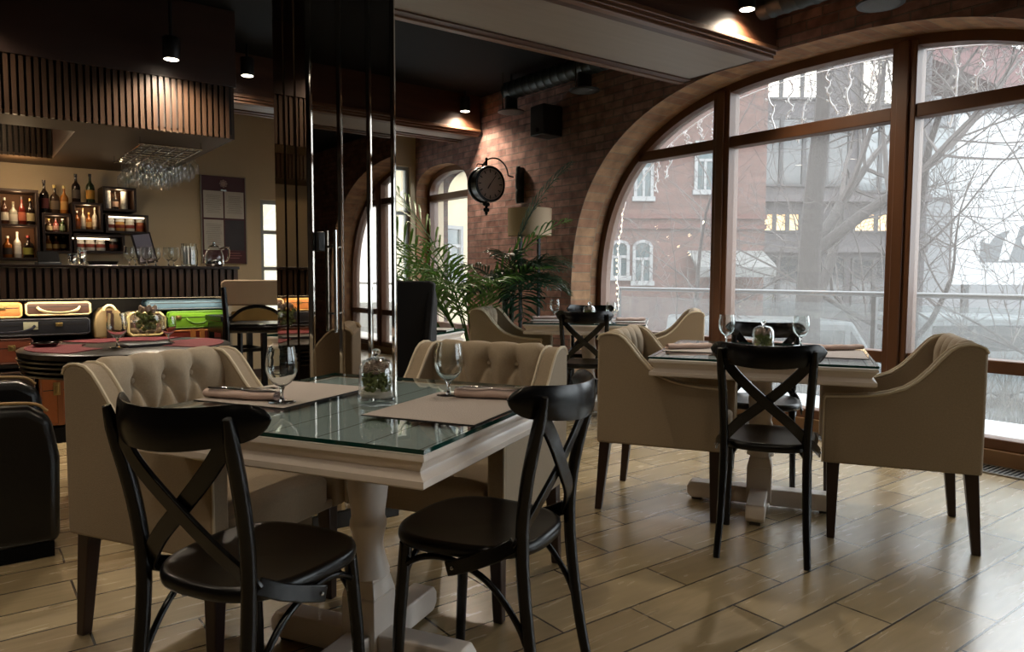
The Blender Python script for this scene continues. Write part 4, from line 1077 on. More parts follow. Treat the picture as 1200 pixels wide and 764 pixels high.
for a in ((.655,1.676,.30,.036,DK,'#241a16','#7a3a33','tall dark brown bottle standing left on top of the square shelf'), (.735,1.676,.26,.038,'#3a2a20','#c9b06a','#6b5a46','dark bottle with bright stopper, middle on the square shelf'), (.808,1.676,.26,.034,'#a5672a','#c9b06a','#d0a060','golden orange bottle standing right on the square shelf'),
          (.905,1.786,.265,.036,DK,'#15100e','#4a4038','dark wine bottle, left one on the amber bottle box'), (1.02,1.786,.275,.036,GRN,'#15100e','#b98a35','dark green wine bottle with gold label on the amber bottle box'),
          (.354,1.565,.235,.030,'#4a2a1c','#c9c2b4','#cfc6b4','brown bottle with white label, left in the upper tall shelf'), (.418,1.565,.20,.030,CLR,'#8a7a60','#d9d2c2','clear bottle with pale label in the upper tall shelf'), (.482,1.565,.25,.029,RED_,'#2a1a14','#c06a50','reddish bottle in the upper tall shelf'), (.546,1.565,.24,.0305,DK,'#c9a860','#b8aa84','dark bottle with cream label, right in the upper tall shelf'),
          (.364,1.273,.19,.036,AMB,'#e0d9c8','#2a1d16','squat amber bottle in the lower tall shelf'), (.437,1.273,.23,.029,'#cfcac0','#8f8a80','#e8e4dc','white bottle in the lower tall shelf'), (.520,1.273,.20,.042,DK,'#8a2a22','#8a8a42','dark bottle with olive label in the lower tall shelf'),
          (.67,1.343,.135,.028,AMB,'#c07a2a','#e0a85a','small amber bottle with orange cap, left in the square shelf'), (.73,1.343,.13,.028,'#5a3018','#b5752a','#c49a5a','small brown bottle, middle in the square shelf'), (.79,1.343,.135,.028,DK,'#d9d2c0','#8a7a50','small dark bottle, right in the square shelf'),
          (.68,1.51,.12,.028,'#43301f','#d9b86a','#9a8a6a','stubby bottle with yellow cap in the upper square shelf'), (.735,1.51,.13,.028,'#5d2a28','#2a201a','#8a6a60','stubby reddish bottle in the upper square shelf'), (.79,1.51,.125,.028,GRN,'#efe9d8','#5a6a50','stubby green bottle with white cap in the upper square shelf'),
          (.903,1.543,.17,.025,AMB,'#e8e2d0','#7a3a1a','amber bottle, leftmost in the box under the wine bottles'), (.952,1.543,.20,.022,CLR,'#a08a60','#d8d2c4','slim clear bottle in the box under the wine bottles'), (1.001,1.543,.16,.025,'#a8621e','#d9b06a','#e0b872','golden bottle in the box under the wine bottles'), (1.051,1.543,.21,.0225,'#c9c4b6','#eeeade','#efeade','pale bottle, rightmost in the box under the wine bottles')):
    bottle(a[7], a[0], a[1], a[2], a[3], a[4], a[5], a[6])
bottle('dark bottle with pale label between two glass vases in the top right shelf box', 1.225, 1.743, .17, .026, DK, '#2a201a', '#c9a898')
VASE = M('crackled_vase_glass', '#c8cac8', .15, noise=(60, .5), bump=(80, .6))
for x, l in ((1.155, 'crackled glass vase, left in the top right shelf box'), (1.30, 'crackled glass vase, right in the top right shelf box')):
    o = MB().lathe([(0,0),(.030,0),(.033,.02),(.030,.16),(.033,.172),(.026,.17),(.024,.03),(0,.03)], 20).build('glass_vase', VASE); tag(o, l, 'vase', 'glass vases', (x, 7.86, 1.743))
def jar(label, x, z, col='#d9d2c6'):
    t = thing('jar', label, 'jar', (x, 7.85, z), 0, 'lidded jars on the bar shelves')
    MB().lathe([(0,0),(.036,0),(.040,.01),(.040,.075),(.032,.09)], 18).build('body', M('jar_'+col[1:], col, .35), t, angle=40)
    MB().lathe([(.038,.09),(.039,.112),(.034,.118),(0,.118)], 18).build('lid', M('jar_lid', '#e6e2da', .4), t, angle=40)
    MB().lathe([(.0405,.03),(.0405,.062)], 20, cap0=False, cap1=False).build('label_band', M('label_8a3a2a', '#8a3a2a', .6), t)
for i, x in enumerate((1.17, 1.255, 1.34)): jar(['left', 'middle', 'right'][i]+' jar on the lit middle row shelf', x, 1.538, ['#d9d2c6', '#c99a52', '#d5cec2'][i])
jar('amber jar at the right end of the middle row shelf', 1.43, 1.538, '#9a5226')
for i, x in enumerate((.915, 1.0, 1.085)): jar(['left', 'middle', 'right'][i]+' jar on the lowest row shelf', x, 1.348, '#d9d2c6')
jar('dark jar at the right end of the lowest row shelf', 1.20, 1.348, '#33201a')

# notice board on the far wall
nb = thing('notice_board', 'tall burgundy notice board with framed sheets on the far wall', 'notice board', (2.27, YF-.002, 1.25))
BUR = M('burgundy_board', '#431318', .5)
MB().box(-.222, .222, -.022, 0, 0, .91).build('board', BUR, nb, bevel=.003)
m = MB(); m.box(-.232, -.2225, -.026, 0, -.006, .916); m.box(.2225, .232, -.026, 0, -.006, .916); m.build('edge_rail', M('board_rail', '#8d8578', .4, .5), nb)
SHEET = M('paper_sheet', '#b3ada4', .6, noise=(14, .08)); TXT = M('ink_grey', '#6b6763', .8)
for x0, x1, z0, z1 in ((-.205, -.008, .475, .755), (.008, .205, .475, .755), (-.205, -.008, .14, .455)):
    s_ = MB().box(x0, x1, -.0255, -.0225, z0, z1).build('sheet', SHEET, nb)
    m = MB(); z = z1-.05
    while z > z0+.05:
        hw_ = (x1-x0)*(.30+.12*rnd.random()); m.box((x0+x1)/2-hw_, (x0+x1)/2+hw_, -.0262, -.0256, z, z+.003); z -= .016
    m.build('text_lines', TXT, s_)
MB().box(.008, .205, -.0255, -.0225, .14, .455).build('dark_picture', M('dark_print', '#2c2224', .4, noise=(9,.6)), nb)
m = MB()
for z, w_ in ((.105, .12), (.08, .15), (.055, .10)): m.box(.1-w_/2, .1+w_/2, -.0235, -.0222, z, z+.006)
m.build('caption', M('ink_red', '#8a5a5a', .7), nb)
m = MB()
rot = Matrix.Rotation(pi/2, 3, 'X')
m.lathe([(0,.025),(.026,.025),(.026,.022)], 24, (0,0,.835), rot); m.build('emblem', M('emblem_tan', '#9a7f74', .5), nb)
m = MB(); m.lathe([(.030,.0245),(.036,.0245)], 28, (0,0,.835), rot, False, False)
for k in range(8):
    a = k*pi/4; m.cbox((cos(a)*.036, -.0242, .835+sin(a)*.036), (.010,.002,.010), Matrix.Rotation(-a,3,'Y'))
m.build('emblem_ring', M('emblem_tan', ''), nb)
MB().box(-.03, .03, -.028, -.0227, .757, .772).build('clip', STEEL, nb)

# things on the bar top
ZB = 1.1905
t = thing('till_screen', 'small black till screen at the left of the bar top', 'till', (.50, 5.92, ZB), .15)
MB().box(-.07, .07, -.05, .05, 0, .02).build('base', M('spot_black', ''), t, bevel=.004)
MB().cbox((0, .0, .055), (.13, .02, .075), Matrix.Rotation(-.3, 3, 'X')).build('screen', BLK, t, bevel=.004)
t = thing('serving_tray', 'low black tray on the bar top', 'tray', (.83, 5.92, ZB))
MB().lathe([(0,0),(.085,0),(.10,.03),(.094,.03),(.08,.006),(0,.006)], 28).build('tray', BLK, t, angle=40)
MB().box(-.03, .06, -.02, .02, .0065, .03).build('folded_cloth', M('cloth_grey', '#9a9a98', .8), t, bevel=.006)
def tumbler(label, x, y, h=.08, r=.03):
    o = MB().lathe([(0,.0005),(r*.8,.0005),(r*.86,.004),(r,h),(r*.93,h),(r*.78,.012),(0,.01)], 20).build('tumbler', CRYSTAL, angle=50)
    return tag(o, label, 'glass', 'glassware on the bar top', (x, y, ZB))
tumbler('short clear tumbler on the bar beside the till screen', .64, 5.88); tumbler('taller clear tumbler between till screen and tray', .70, 5.90, .11, .028)
t = thing('menu_stand', 'framed upright menu card leaning on the bar top', 'menu stand', (1.16, 6.08, ZB), .1)
rr_ = Matrix.Rotation(RAD(-14), 3, 'X') @ Matrix.Rotation(RAD(-9), 3, 'Y')
MB().cbox(rr_ @ V3((0,0,.13)) + V3((0,0,.012)), (.14, .012, .24), rr_).build('frame', M('menu_frame', '#2a1812', .4), t, bevel=.002)
MB().cbox(rr_ @ V3((0,-.0068,.13)) + V3((0,0,.012)), (.115, .002, .21), rr_).build('card', M('menu_card', '#a79aa0', .6), t)
MB().box(-.04, .04, .02, .07, 0, .01).build('foot', M('menu_frame', ''), t)
wg = 'stemmed glasses standing on the bar top'
for i, (x, y, s) in enumerate(((.99,5.86,.86),(1.05,5.97,.88),(1.10,5.84,.86),(1.17,5.90,.85),(1.25,5.86,.88),(1.31,5.97,.9))):
    dup(w0, (x, y, ZB), 0, ['stemmed glass, leftmost on the bar top', 'stemmed glass behind the leftmost two on the bar top', 'stemmed glass, front second on the bar top', 'stemmed glass in front of the menu card on the bar', 'stemmed glass right of the menu card on the bar', 'stemmed glass just left of the glass jar on the bar'][i], wg, scale=s)
t = thing('glass_jar', 'large cut-glass jar standing on the bar top', 'jar', (1.40, 5.88, ZB))
MB().lathe([(0,.0005),(.055,.0005),(.06,.01),(.062,.12),(.052,.15),(.056,.17),(.05,.17),(.046,.15),(.056,.12),(.054,.015),(0,.012)], 12).build('body', CRYSTAL, t, angle=10)
for k in range(8):
    a = k*pi/4; MB().tube([(cos(a)*.03, sin(a)*.03, .015), (cos(a)*.034, sin(a)*.034, .15)], .006, 6).build('straw', M('straw_white', '#c9cdd0', .5), t)
t = thing('glass_teapot', 'glass and chrome teapot at the right end of the bar top', 'teapot', (1.575, 5.86, ZB))
MB().lathe([(.0001,.002),(.055,.0),(.07,.02),(.068,.045),(.066,.05)], 28, cap0=False, cap1=False).build('metal_base', CHROME, t)
MB().lathe([(.066,.05),(.068,.075),(.055,.12),(.04,.145),(.036,.15)], 28, cap0=False, cap1=False).build('body', GLASS, t, angle=60)
MB().lathe([(.038,.15),(.036,.158),(.012,.168),(.010,.176),(.014,.184),(0,.19)], 24).build('lid', CHROME, t)
m = MB(); m.tube(smooth_path([(.045,0,.135),(.10,0,.15),(.112,0,.10),(.095,0,.05),(.066,0,.04)], 5), .008, 8); m.build('handle', CHROME, t)
m = MB(); m.tube(smooth_path([(-.06,0,.06),(-.085,0,.08),(-.10,0,.125)], 5), .009, 8); m.build('spout', GLASS, t)

# ------------------------------------------------------------------ round table in front of the bar
RTB = (.72, 4.34)
t = thing('round_table', 'round dark table with red placemats in front of the bar', 'table', (*RTB, 0))
DKT = M('dark_table_wood', '#140d0c', .35)
MB().lathe([(0,.72),(.50,.72),(.505,.745),(.495,.752),(0,.752)], 56).build('top', DKT, t, angle=40)
m = MB()
for k in range(4): z = .625 + .024*k; m.lathe([(.46+.008*k,z),(.486+.006*k,z+.004),(.489+.006*k,z+.013),(.46+.008*k,z+.018)], 56)
m.build('banded_edge', M('band_black', '#0f0d0d', .3, coat=.2), t, angle=40)
MB().lathe([(0,.0),(.30,0),(.30,.02),(.06,.05),(.05,.62),(0,.63)], 40).build('pedestal', DKT, t, angle=40)
def redmat(label, r0, r1, a0, a1):
    m = MB(); n = 20
    o_ = [(cos(a0+(a1-a0)*i/n)*r1, sin(a0+(a1-a0)*i/n)*r1, 0) for i in range(n+1)] + [(cos(a1-(a1-a0)*i/n)*r0, sin(a1-(a1-a0)*i/n)*r0, 0) for i in range(n+1)]
    m.prism(o_, (0,0,.0035)); tag(m.build('red_placemat', REDC), label, 'placemat', 'red placemats on the round table', (*RTB, .7525))
redmat('red curved placemat at the left of the round table', .22, .47, RAD(150), RAD(228))
redmat('red curved placemat at the right of the round table', .22, .47, RAD(-55), RAD(22))
redmat('red curved placemat at the far side of the round table', .22, .47, RAD(45), RAD(125))
dup(w0, (RTB[0]-.08, RTB[1]-.16, .753), 0, 'large wine glass on the round table, left of the moss goblet', 'wine glasses on the round table', scale=1.12)
dup(w0, (RTB[0]+.20, RTB[1]+.02, .753), 0, 'smaller wine glass on the round table, right of the moss goblet', 'wine glasses on the round table', scale=.92)
t = thing('moss_goblet', 'round glass goblet filled with moss and cones on the round table', 'terrarium', (RTB[0]+.09, RTB[1]+.0, .753))
MB().lathe([(.0001,.003),(.045,.002),(.046,0)], 24, cap0=False, cap1=False).build('foot', GLASS, t)
MB().lathe([(.006,.004),(.006,.05),(.03,.058),(.062,.09),(.072,.13),(.060,.17),(.05,.185)], 28, cap0=False, cap1=False).build('bowl', GLASS, t, angle=60)
m = MB(); r_ = random.Random(8)
for k in range(34):
    a, q, z = r_.random()*2*pi, .05*sqrt(r_.random()), .075+.09*r_.random(); m.ell((q*cos(a), q*sin(a), z), (.014,.014,.012), 7, 5)
m.build('moss', MOSS, t)
m = MB()
for k in range(14):
    a, q = r_.random()*2*pi, .045*sqrt(r_.random()); m.ell((q*cos(a), q*sin(a), .175+.025*r_.random()), (.012,.012,.015), 7, 5)
m.build('cone', CONE, t)
o = MB().lathe([(0,0),(.045,0),(.07,.018),(.066,.019),(.043,.004),(0,.004)], 28).build('steel_dish', CHROME); tag(o, 'small shiny metal dish at the left edge of the round table', 'dish', None, (RTB[0]-.37, RTB[1]+.10, .7565))
m = MB(); m.box(-.11, .11, -.06, .06, 0, .012); o = m.build('folded_menu', M('menu_dark', '#3a3638', .5), bevel=.002)
MB().box(-.10, .10, -.055, .055, .0122, .0135).build('cover_sheet', M('menu_pale', '#8d8f95', .5), o)
tag(o, 'grey folded menu lying on the round table in front of the goblet', 'menu', None, (RTB[0]+.06, RTB[1]-.12, .7535), .2)

# bar chair and small black table right of the bar
t = thing('bar_chair', 'tall bar chair with beige padded back and black legs', 'bar chair', (1.63, 4.93, 0), RAD(62)-pi/2)
PAD = M('pad_beige', '#b09a80', .8, bump=(200,.2))
m = MB(); m.prism([(-.21,-.205,.93),(.21,-.205,.93),(.215,-.235,1.08),(.19,-.242,1.095),(-.19,-.242,1.095),(-.215,-.235,1.08)], (0,.05,0)); m.build('back_pad', PAD, t, bevel=.012)
MB().prism([(-.16,-.195,.83),(.16,-.195,.83),(.16,-.205,.89),(0,-.21,.915),(-.16,-.205,.89)], (0,.03,0)).build('lower_pad', M('pad_mustard', '#8f7440', .8), t, bevel=.006)
m = MB(); m.tube(smooth_path([(-.185,-.19,.83),(-.10,-.2,.90),(0,-.2,.925),(.10,-.2,.90),(.185,-.19,.83)], 5), .012, 8); m.build('back_arch', BLK, t)
MB().box(-.21, .21, -.20, .20, .75, .81).build('seat', BLK, t, bevel=.02)
for sx in (-1, 1):
    MB().tube([(sx*.20,-.23,0),(sx*.19,-.20,.5),(sx*.19,-.19,.80),(sx*.20,-.225,1.05)], .019, 8).build('leg', BLK, t)
    MB().tube([(sx*.20,.21,0),(sx*.185,.185,.76)], .019, 8).build('leg', BLK, t)
m = MB()
for a, b_ in (((-.195,-.22,.25),(-.195,.20,.25)),((.195,-.22,.25),(.195,.20,.25)),((-.195,.20,.32),(.195,.20,.32)),((-.195,-.22,.4),(.195,-.22,.4))): m.tube([a, b_], .011, 8)
m.build('footrail', BLK, t)
t = thing('bar_side_table', 'tall black side table with open stretchers beside the bar chair', 'table', (1.60, 5.405, 0), RAD(3))
MB().box(-.17,.17,-.17,.17,.80,.84).build('top', BLK, t, bevel=.006)
MB().box(-.155,.155,-.155,.155,.72,.80).build('apron', BLK, t)
for a in (-1,1):
    for b_ in (-1,1): MB().box(a*.14-.018,a*.14+.018,b_*.14-.018,b_*.14+.018,0,.72).build('leg', BLK, t)
for z in (.30, .58):
    m = MB(); m.box(-.122,.122,-.15,-.13,z,z+.025); m.box(-.122,.122,.13,.15,z,z+.025); m.box(-.15,-.13,-.122,.122,z,z+.025); m.box(.13,.15,-.122,.122,z,z+.025)
    m.build('stretcher', BLK, t)

# black leather tub chair at the left edge
t = thing('leather_armchair', 'black leather armchair with tan piping cut off by the left edge', 'armchair', (-.07, 3.66, 0))
for s, zt_ in ((-1, .62), (1, .665)):
    m = MB(); m.prism([(-.42,s*.30,.06),(.36,s*.30,.06),(.37,s*.30,.40),(.345,s*.30,zt_-.06),(.27,s*.30,zt_-.01),(-.42,s*.30,zt_+.02)], (0, -s*.12, 0)); a = m.build('arm', LEATHB, t, bevel=.035, bseg=4)
    m = MB(); m.tube(smooth_path([(.335,s*.265,zt_-.035),(.27,s*.26,zt_+.002),(.0,s*.26,zt_+.012),(-.40,s*.26,zt_+.022)], 5), .0065, 8); m.build('piping', TANP, a)
MB().box(-.50, -.36, -.32, .32, .06, .74).build('backrest', LEATHB, t, bevel=.05, bseg=4)
MB().box(-.37, .345, -.185, .185, .10, .44).build('seat_cushion', LEATHB, t, bevel=.045, bseg=4)
MB().box(-.45, .34, -.27, .27, 0, .10).build('base', BLACKC, t)
OK = .30
# ------------------------------------------------------------------ outside
FW = V3((sin(RAD(37.15)), cos(RAD(37.15)), 0)); RT_ = V3((cos(RAD(37.15)), -sin(RAD(37.15)), 0))
SROT = Matrix.Rotation(-RAD(37.15), 3, 'Z')          # street runs square to the view of the terrace
def street(o, d, z=0): return V3((0,0,z)) + FW*d + RT_*o
TERR = M('terrace_paving', dk('#c6caca', .8), .45, noise=(2, .08))
struct(MB().box(5.062, 6.6, -12, 12, -.3, -.02).build('ground_terrace', TERR))
struct(MB().box(6.6, 70, -60, 60, -1.6, -1.5).build('ground_street', M('street_asphalt', dk('#8d8c8b', OK), .8, noise=(.6, .15))))
# railing
rl = thing('terrace_railing', 'steel and glass terrace railing outside the arched window', 'railing', (0,0,0))
RX = 6.15
m = MB(); m.tube([(RX, -9, .985), (RX, 6.05, .985)], .022, 12); m.build('top_rail', M('rail_steel', dk('#a9adae', OK), .35, .8), rl)
y = -8.9
while y < 6.2:
    MB().box(RX-.02, RX+.02, y-.018, y+.018, -.02, .965).build('post', M('rail_post', dk('#6f7476', OK), .4, .7), rl)
    if y < 4.6: MB().box(RX-.005, RX+.005, y+.03, y+1.465, .06, .90).build('glass_panel', RAILG, rl)
    y += 1.495
# brick apartment house
B1 = brick_mat('house_brick', dk('#a27a6e', OK), dk('#8d675c', OK), dk('#8d6f66', OK), bw=.5, rh=.16, ms=.01, uv=False, bump=.1, noise=.12)
nt = B1.node_tree
tcn = [n for n in nt.nodes if n.type == 'TEX_COORD'][0]
sep = nt.nodes.new('ShaderNodeSeparateXYZ'); cmb = nt.nodes.new('ShaderNodeCombineXYZ'); nt.links.new(tcn.outputs['Object'], sep.inputs[0]); nt.links.new(sep.outputs['X'], cmb.inputs['X']); nt.links.new(sep.outputs['Z'], cmb.inputs['Y'])
for l in list(nt.links):
    if l.from_node == tcn and l.to_node != sep: s_ = l.to_socket; nt.links.remove(l); nt.links.new(cmb.outputs[0], s_)
WHT = M('white_window_frame', dk('#d4d6d6', OK), .5); WPANE = M('house_window_pane', dk('#5f7d80', OK), .1, spec=.8)
def building(name, label, o, d, rot=0):
    t = thing(name, label, 'building', street(o, d, -1.5)); t.rotation_euler = (0, 0, -RAD(37.15)+rot); return t
h = building('brick_house', 'red brick house with white windows across the street', 4.6, 22)
MB().box(-4.2, 2.95, 0, 6, 0, 11).build('wall', B1, h)
m = MB()
for z in (4.05, 4.35, 9.4): m.box(-4.2, 2.97, -.10, 0, z, z+.14)
m.build('ledge', M('ledge_brick', dk('#8f5c50', OK), .8), h)
def hwin(par, x, z, w, hh, arch=False, pm=None):
    m = MB(); k = .09
    m.box(x-w/2-k, x-w/2, -.09, .02, z, z+hh); m.box(x+w/2, x+w/2+k, -.09, .02, z, z+hh); m.box(x-w/2-k-.05, x+w/2+k+.05, -.14, .02, z-.14, z)
    m.box(x-w/2, x+w/2, -.07, .02, z+hh*.62, z+hh*.62+.08); m.box(x-.035, x+.035, -.07, .02, z, z+hh*.62)
    if arch:
        n = 12; pts_o = [(x+(w/2+k)*cos(pi*i/n), -.09, z+hh+(w*.32+k)*sin(pi*i/n)) for i in range(n+1)]; pts_i = [(x+(w/2)*cos(pi*i/n), -.09, z+hh+(w*.32)*sin(pi*i/n)) for i in range(n+1)]
        for i in range(n): m.prism([pts_o[i], pts_o[i+1], pts_i[i+1], pts_i[i]], (0, .11, 0))
    else: m.box(x-w/2-k, x+w/2+k, -.09, .02, z+hh, z+hh+k)
    f = m.build('window', WHT, par)
    m = MB()
    if arch: m.prism([(x-w/2, -.02, z), (x+w/2, -.02, z)] + [(x+(w/2)*cos(pi*i/12), -.02, z+hh+w*.32*sin(pi*i/12)) for i in range(13)], (0,.015,0))
    else: m.box(x-w/2, x+w/2, -.02, -.005, z, z+hh)
    m.build('pane', pm or WPANE, f)
# o of a window centre minus house centre; street scale 22/856.5 per pixel
for x, z, w, hh, ar in ((-.70, 5.0, .40, 1.25, False), (1.12, 5.2, .46, 1.35, False), (-1.38, 2.65, .40, .85, True), (-.70, 2.5, .42, 1.0, True), (-2.4, 5.0, .62, 1.25, False), (-2.4, 2.6, .55, .9, True), (-.70, 8.0, .62, 1.25, False), (1.03, 8.0, .66, 1.35, False)): hwin(h, x, z, w, hh, ar)
m = MB(); m.prism([(.65,-1.3,2.85),(2.9,-1.3,2.85),(2.9,-.02,3.35),(.65,-.02,3.35)], (0,0,.06)); m.box(.65, 2.9, -1.34, -1.28, 2.62, 2.9); m.build('awning', M('awning_grey', dk('#a7aaa6', OK), .7), h)
# darker glass-fronted block with pale lit rooms and imitated warm reflections
g = building('glass_block', 'grey glass-fronted building with pale lit rooms and warm lamp reflections behind the bare trees', 11.2, 26)
GRB = M('grey_facade', dk('#7f7a7c', OK), .8, noise=(.8, .12))
MB().box(-3.6, 3.4, 0, 6, 0, 12.5).build('wall', GRB, g)
LAMPREFL = M('warm_lamp_reflection', '#ffd9a0', .6, emit=('#ffb870', .5)); LITC = M('lit_window_pale', '#f2ead8', .6, emit=('#f3ead6', .9)); DRKW = M('dark_window', dk('#4b5254', OK), .12, spec=.8)  # warm panes glow to imitate room lamps reflected in the window glass
def panes(par, x0, x1, z0, z1, n, mat, nz=1):
    for i in range(n):
        a, b_ = x0+(x1-x0)*i/n, x0+(x1-x0)*(i+1)/n
        m = MB(); k = .07
        m.box(a, b_, -.10, .0, z0, z0+k); m.box(a, b_, -.10, .0, z1-k, z1); m.box(a, a+k, -.10, 0, z0+k, z1-k); m.box(b_-k, b_, -.10, 0, z0+k, z1-k)
        f = m.build('window', M('block_frame', dk('#5d5c5e', OK), .6), par); MB().box(a+k, b_-k, -.05, -.02, z0+k, z1-k).build('pane', mat, f)
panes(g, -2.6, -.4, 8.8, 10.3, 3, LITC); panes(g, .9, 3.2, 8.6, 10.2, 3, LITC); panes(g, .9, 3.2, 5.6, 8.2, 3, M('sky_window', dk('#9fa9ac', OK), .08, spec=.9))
panes(g, -2.9, -.6, 4.2, 4.9, 5, LAMPREFL); panes(g, .8, 3.2, 4.2, 4.9, 3, LAMPREFL); panes(g, -3.4, .6, 1.2, 3.4, 5, DRKW); panes(g, .8, 3.2, 1.2, 3.3, 3, DRKW); panes(g, -3.4, .6, 5.8, 8.2, 5, DRKW)
m = MB(); m.box(-3.6, 3.4, -.35, 0, 5.25, 5.5); m.box(-3.6, 3.4, -.2, 0, 3.5, 3.7); m.build('ledge', M('block_ledge', dk('#8d8688', OK), .8), g)
# pale far block with reddish roof and banner in front
p = building('pale_block', 'pale building with a reddish sloping roof at the right', 20.9, 34, RAD(8)); p.scale = (1.13,)*3
MB().box(-4.2, 8, 0, 6, 0, 9.6).build('wall', M('pale_facade', dk('#b9bcbf', OK), .8), p)
m = MB(); m.prism([(-4.6,-.6,11.6),(8.2,-.6,7.6),(8.2,-.6,9.3),(-4.6,-.6,13.3)], (0,7,0)); m.build('roof', M('roof_reddish', dk('#9c6f70', OK), .8), p)
panes(p, -3.4, 6, 5.5, 8.4, 6, M('sky_window', ''))
bd = building('advertising_banner', 'large pale advertising banner with white letters on a grey shape', 14.7, 19.0)
BW = M('banner_white', dk('#eef3f5', .42), .6)
MB().box(-3.3, 3.2, 0, .12, 2.45, 6.8).build('panel', BW, bd)
m = MB(); m.prism([(-2.6,-.012,3.02),(3.2,-.012,3.02),(3.2,-.012,4.7),(-1.0,-.012,4.12),(-1.45,-.012,4.0),(-2.6,-.012,3.6)], (0,.01,0)); m.build('grey_shape', M('banner_grey', dk('#8a9095', OK), .6), bd)
MB().prism([(-2.12,-.02,3.05),(-1.85,-.02,3.1),(-1.60,-.02,3.95),(-1.75,-.02,4.02),(-2.0,-.02,3.6)], (0,.008,0)).build('white_shape', BW, bd)
MB().prism([(-2.55,-.02,3.55),(-2.38,-.02,3.5),(-2.06,-.02,3.95),(-2.16,-.02,4.02)], (0,.008,0)).build('white_shape', BW, bd)
def text_mesh(par, s, x, z, size, mat, y=-.03):
    cu = bpy.data.curves.new('lettering', 'FONT'); cu.body = s; cu.size = size; cu.extrude = .004
    o = bpy.data.objects.new('lettering_curve', cu); COL.objects.link(o)
    bpy.context.view_layer.update()
    me = bpy.data.meshes.new_from_object(o.evaluated_get(bpy.context.evaluated_depsgraph_get()))
    bpy.data.objects.remove(o); bpy.data.curves.remove(cu)
    me.materials.clear(); me.materials.append(mat)
    k = bpy.data.objects.new('lettering', me); COL.objects.link(k); k.parent = par; k.location = (x, y, z); k.rotation_euler = (pi/2, 0, 0)
    return k
text_mesh(bd, 'Cn', -1.58, 3.42, .50, BW)
for x in (-2.9, 2.8): MB().box(x-.08, x+.08, .02, .12, 0, 2.45).build('leg', M('rail_post', ''), bd)
pl = thing('plaster_house', 'pale plastered house seen through the farther arched window', 'building', (9.0, 15.5, -1.5), RAD(12))
MB().box(-2.6, 2.2, 0, 3, 0, 8.5).build('wall', M('pale_plaster', dk('#d6c6a4', .62), .85, noise=(1.5, .1)), pl)
m = MB(); m.prism([(-2.8,-.2,8.5),(2.4,-.2,8.5),(2.4,1.5,9.8),(-2.8,1.5,9.8)], (0,.01,.12)); m.prism([(-2.8,3.2,8.5),(2.4,3.2,8.5),(2.4,1.5,9.8),(-2.8,1.5,9.8)], (0,.01,.12)); m.build('roof', M('roof_reddish', ''), pl)
for x in (-1.5, .9): hwin(pl, x, 2.6, .7, 1.2); hwin(pl, x, 5.4, .7, 1.2)
cw = thing('sky_cover_wall', 'pale wall added to cover the bright sky behind the small far windows', 'wall', (1.5, 13.0, -.3))
MB().box(-4, 4.2, 0, .3, 0, 4.6).build('sky_cover_body', M('pale_plaster', ''), cw); MB().box(-4.05, 4.25, -.05, .35, 4.6, 4.72).build('sky_cover_cap', M('roof_reddish', ''), cw)  # added wall, keeps bare sky from glaring through the far windows
# low things on the street
def kerb_box(name, label, cat, o, d, size, col, z=-1.5):
    t = thing(name, label, cat, street(o, d, z)); t.rotation_euler = (0,0,-RAD(37.15)); return t
c = kerb_box('parked_van', 'pale van parked beyond the terrace railing', 'van', 4.9, 13.5, None, None)
VAN = M('van_paint', dk('#a8abad', OK), .35)
m = MB(); m.prism([(-1.9,-.8,.35),(1.9,-.8,.35),(1.95,-.8,.9),(1.5,-.8,1.15),(1.05,-.8,1.85),(-1.85,-.8,1.9),(-1.95,-.8,1.2)], (0,1.6,0)); m.build('body', VAN, c, bevel=.06)
m = MB(); m.prism([(1.0,-.81,1.15),(1.38,-.81,1.15),(1.0,-.81,1.7)], (0,1.62,0)); m.box(-1.6,.9,-.81,.81,1.2,1.7); m.build('side_window', DRKW, c)
for x in (-1.2, 1.25):
    for y in (-.72, .72): MB().lathe([(0,-.09),(.33,-.09),(.33,.09),(0,.09)], 24, (x, y, .33), Matrix.Rotation(pi/2,3,'X')).build('wheel', BLACKC, c, angle=40)
c2 = dup(c, street(9.6, 15.0, -1.5), -RAD(37.15)+RAD(6), 'pale van parked farther right beyond the terrace railing')
# bare trees
BARK = M('bare_bark', dk('#4a423e', OK), .9, noise=(5, .25)); TWIG = M('bare_twig', dk('#7d7572', OK), .9)
def tree(label, o, d, H, r0, seed, levels=5, spread=.55, base=.45, leanx=0, lo=.3):
    rr = random.Random(seed)
    t = thing('bare_tree', label, 'tree', street(o, d, -1.5), 0, 'bare winter trees')
    big, small = MB(), MB()
    def grow(p, dirv, L_, r, lev):
        n = 5; pts = [p]; q = p.copy(); dd = dirv.copy()
        for i in range(n):
            dd = (dd + V3((rr.uniform(-1,1), rr.uniform(-1,1), rr.uniform(-.4,.8)))*(.05 if lev == 0 else .16)).normalized(); q = q + dd*L_/n; pts.append(q.copy())
        rad = [max(.004, r*(1-.45*i/n)) for i in range(n+1)]
        (big if lev < 2 else small).tube(pts, rad, 8 if lev < 2 else 4, cap=lev < 2)
        if lev >= levels: return
        for k in range(3 if lev < 1 else 4 if lev < 3 else 4):
            i = rr.randint(2, n); b = pts[i]
            ax = dd.orthogonal(); ax.rotate(Matrix.Rotation(rr.random()*2*pi, 3, dd)); nd = (dd*(1-spread) + ax*spread + V3((0,0,rr.uniform(-.25,.2)))).normalized()
            grow(b, nd, L_*rr.uniform(.5,.78), rad[i]*rr.uniform(.45,.65), lev+1)
        grow(pts[-1], dd, L_*.7, rad[-1]*.9, lev+1)
    grow(V3((0,0,0)), V3((leanx,0,1)).normalized(), H*base, r0, 0)
    big.build('trunk', BARK, t, angle=70); small.build('twigs', TWIG, t, angle=80)
    return t
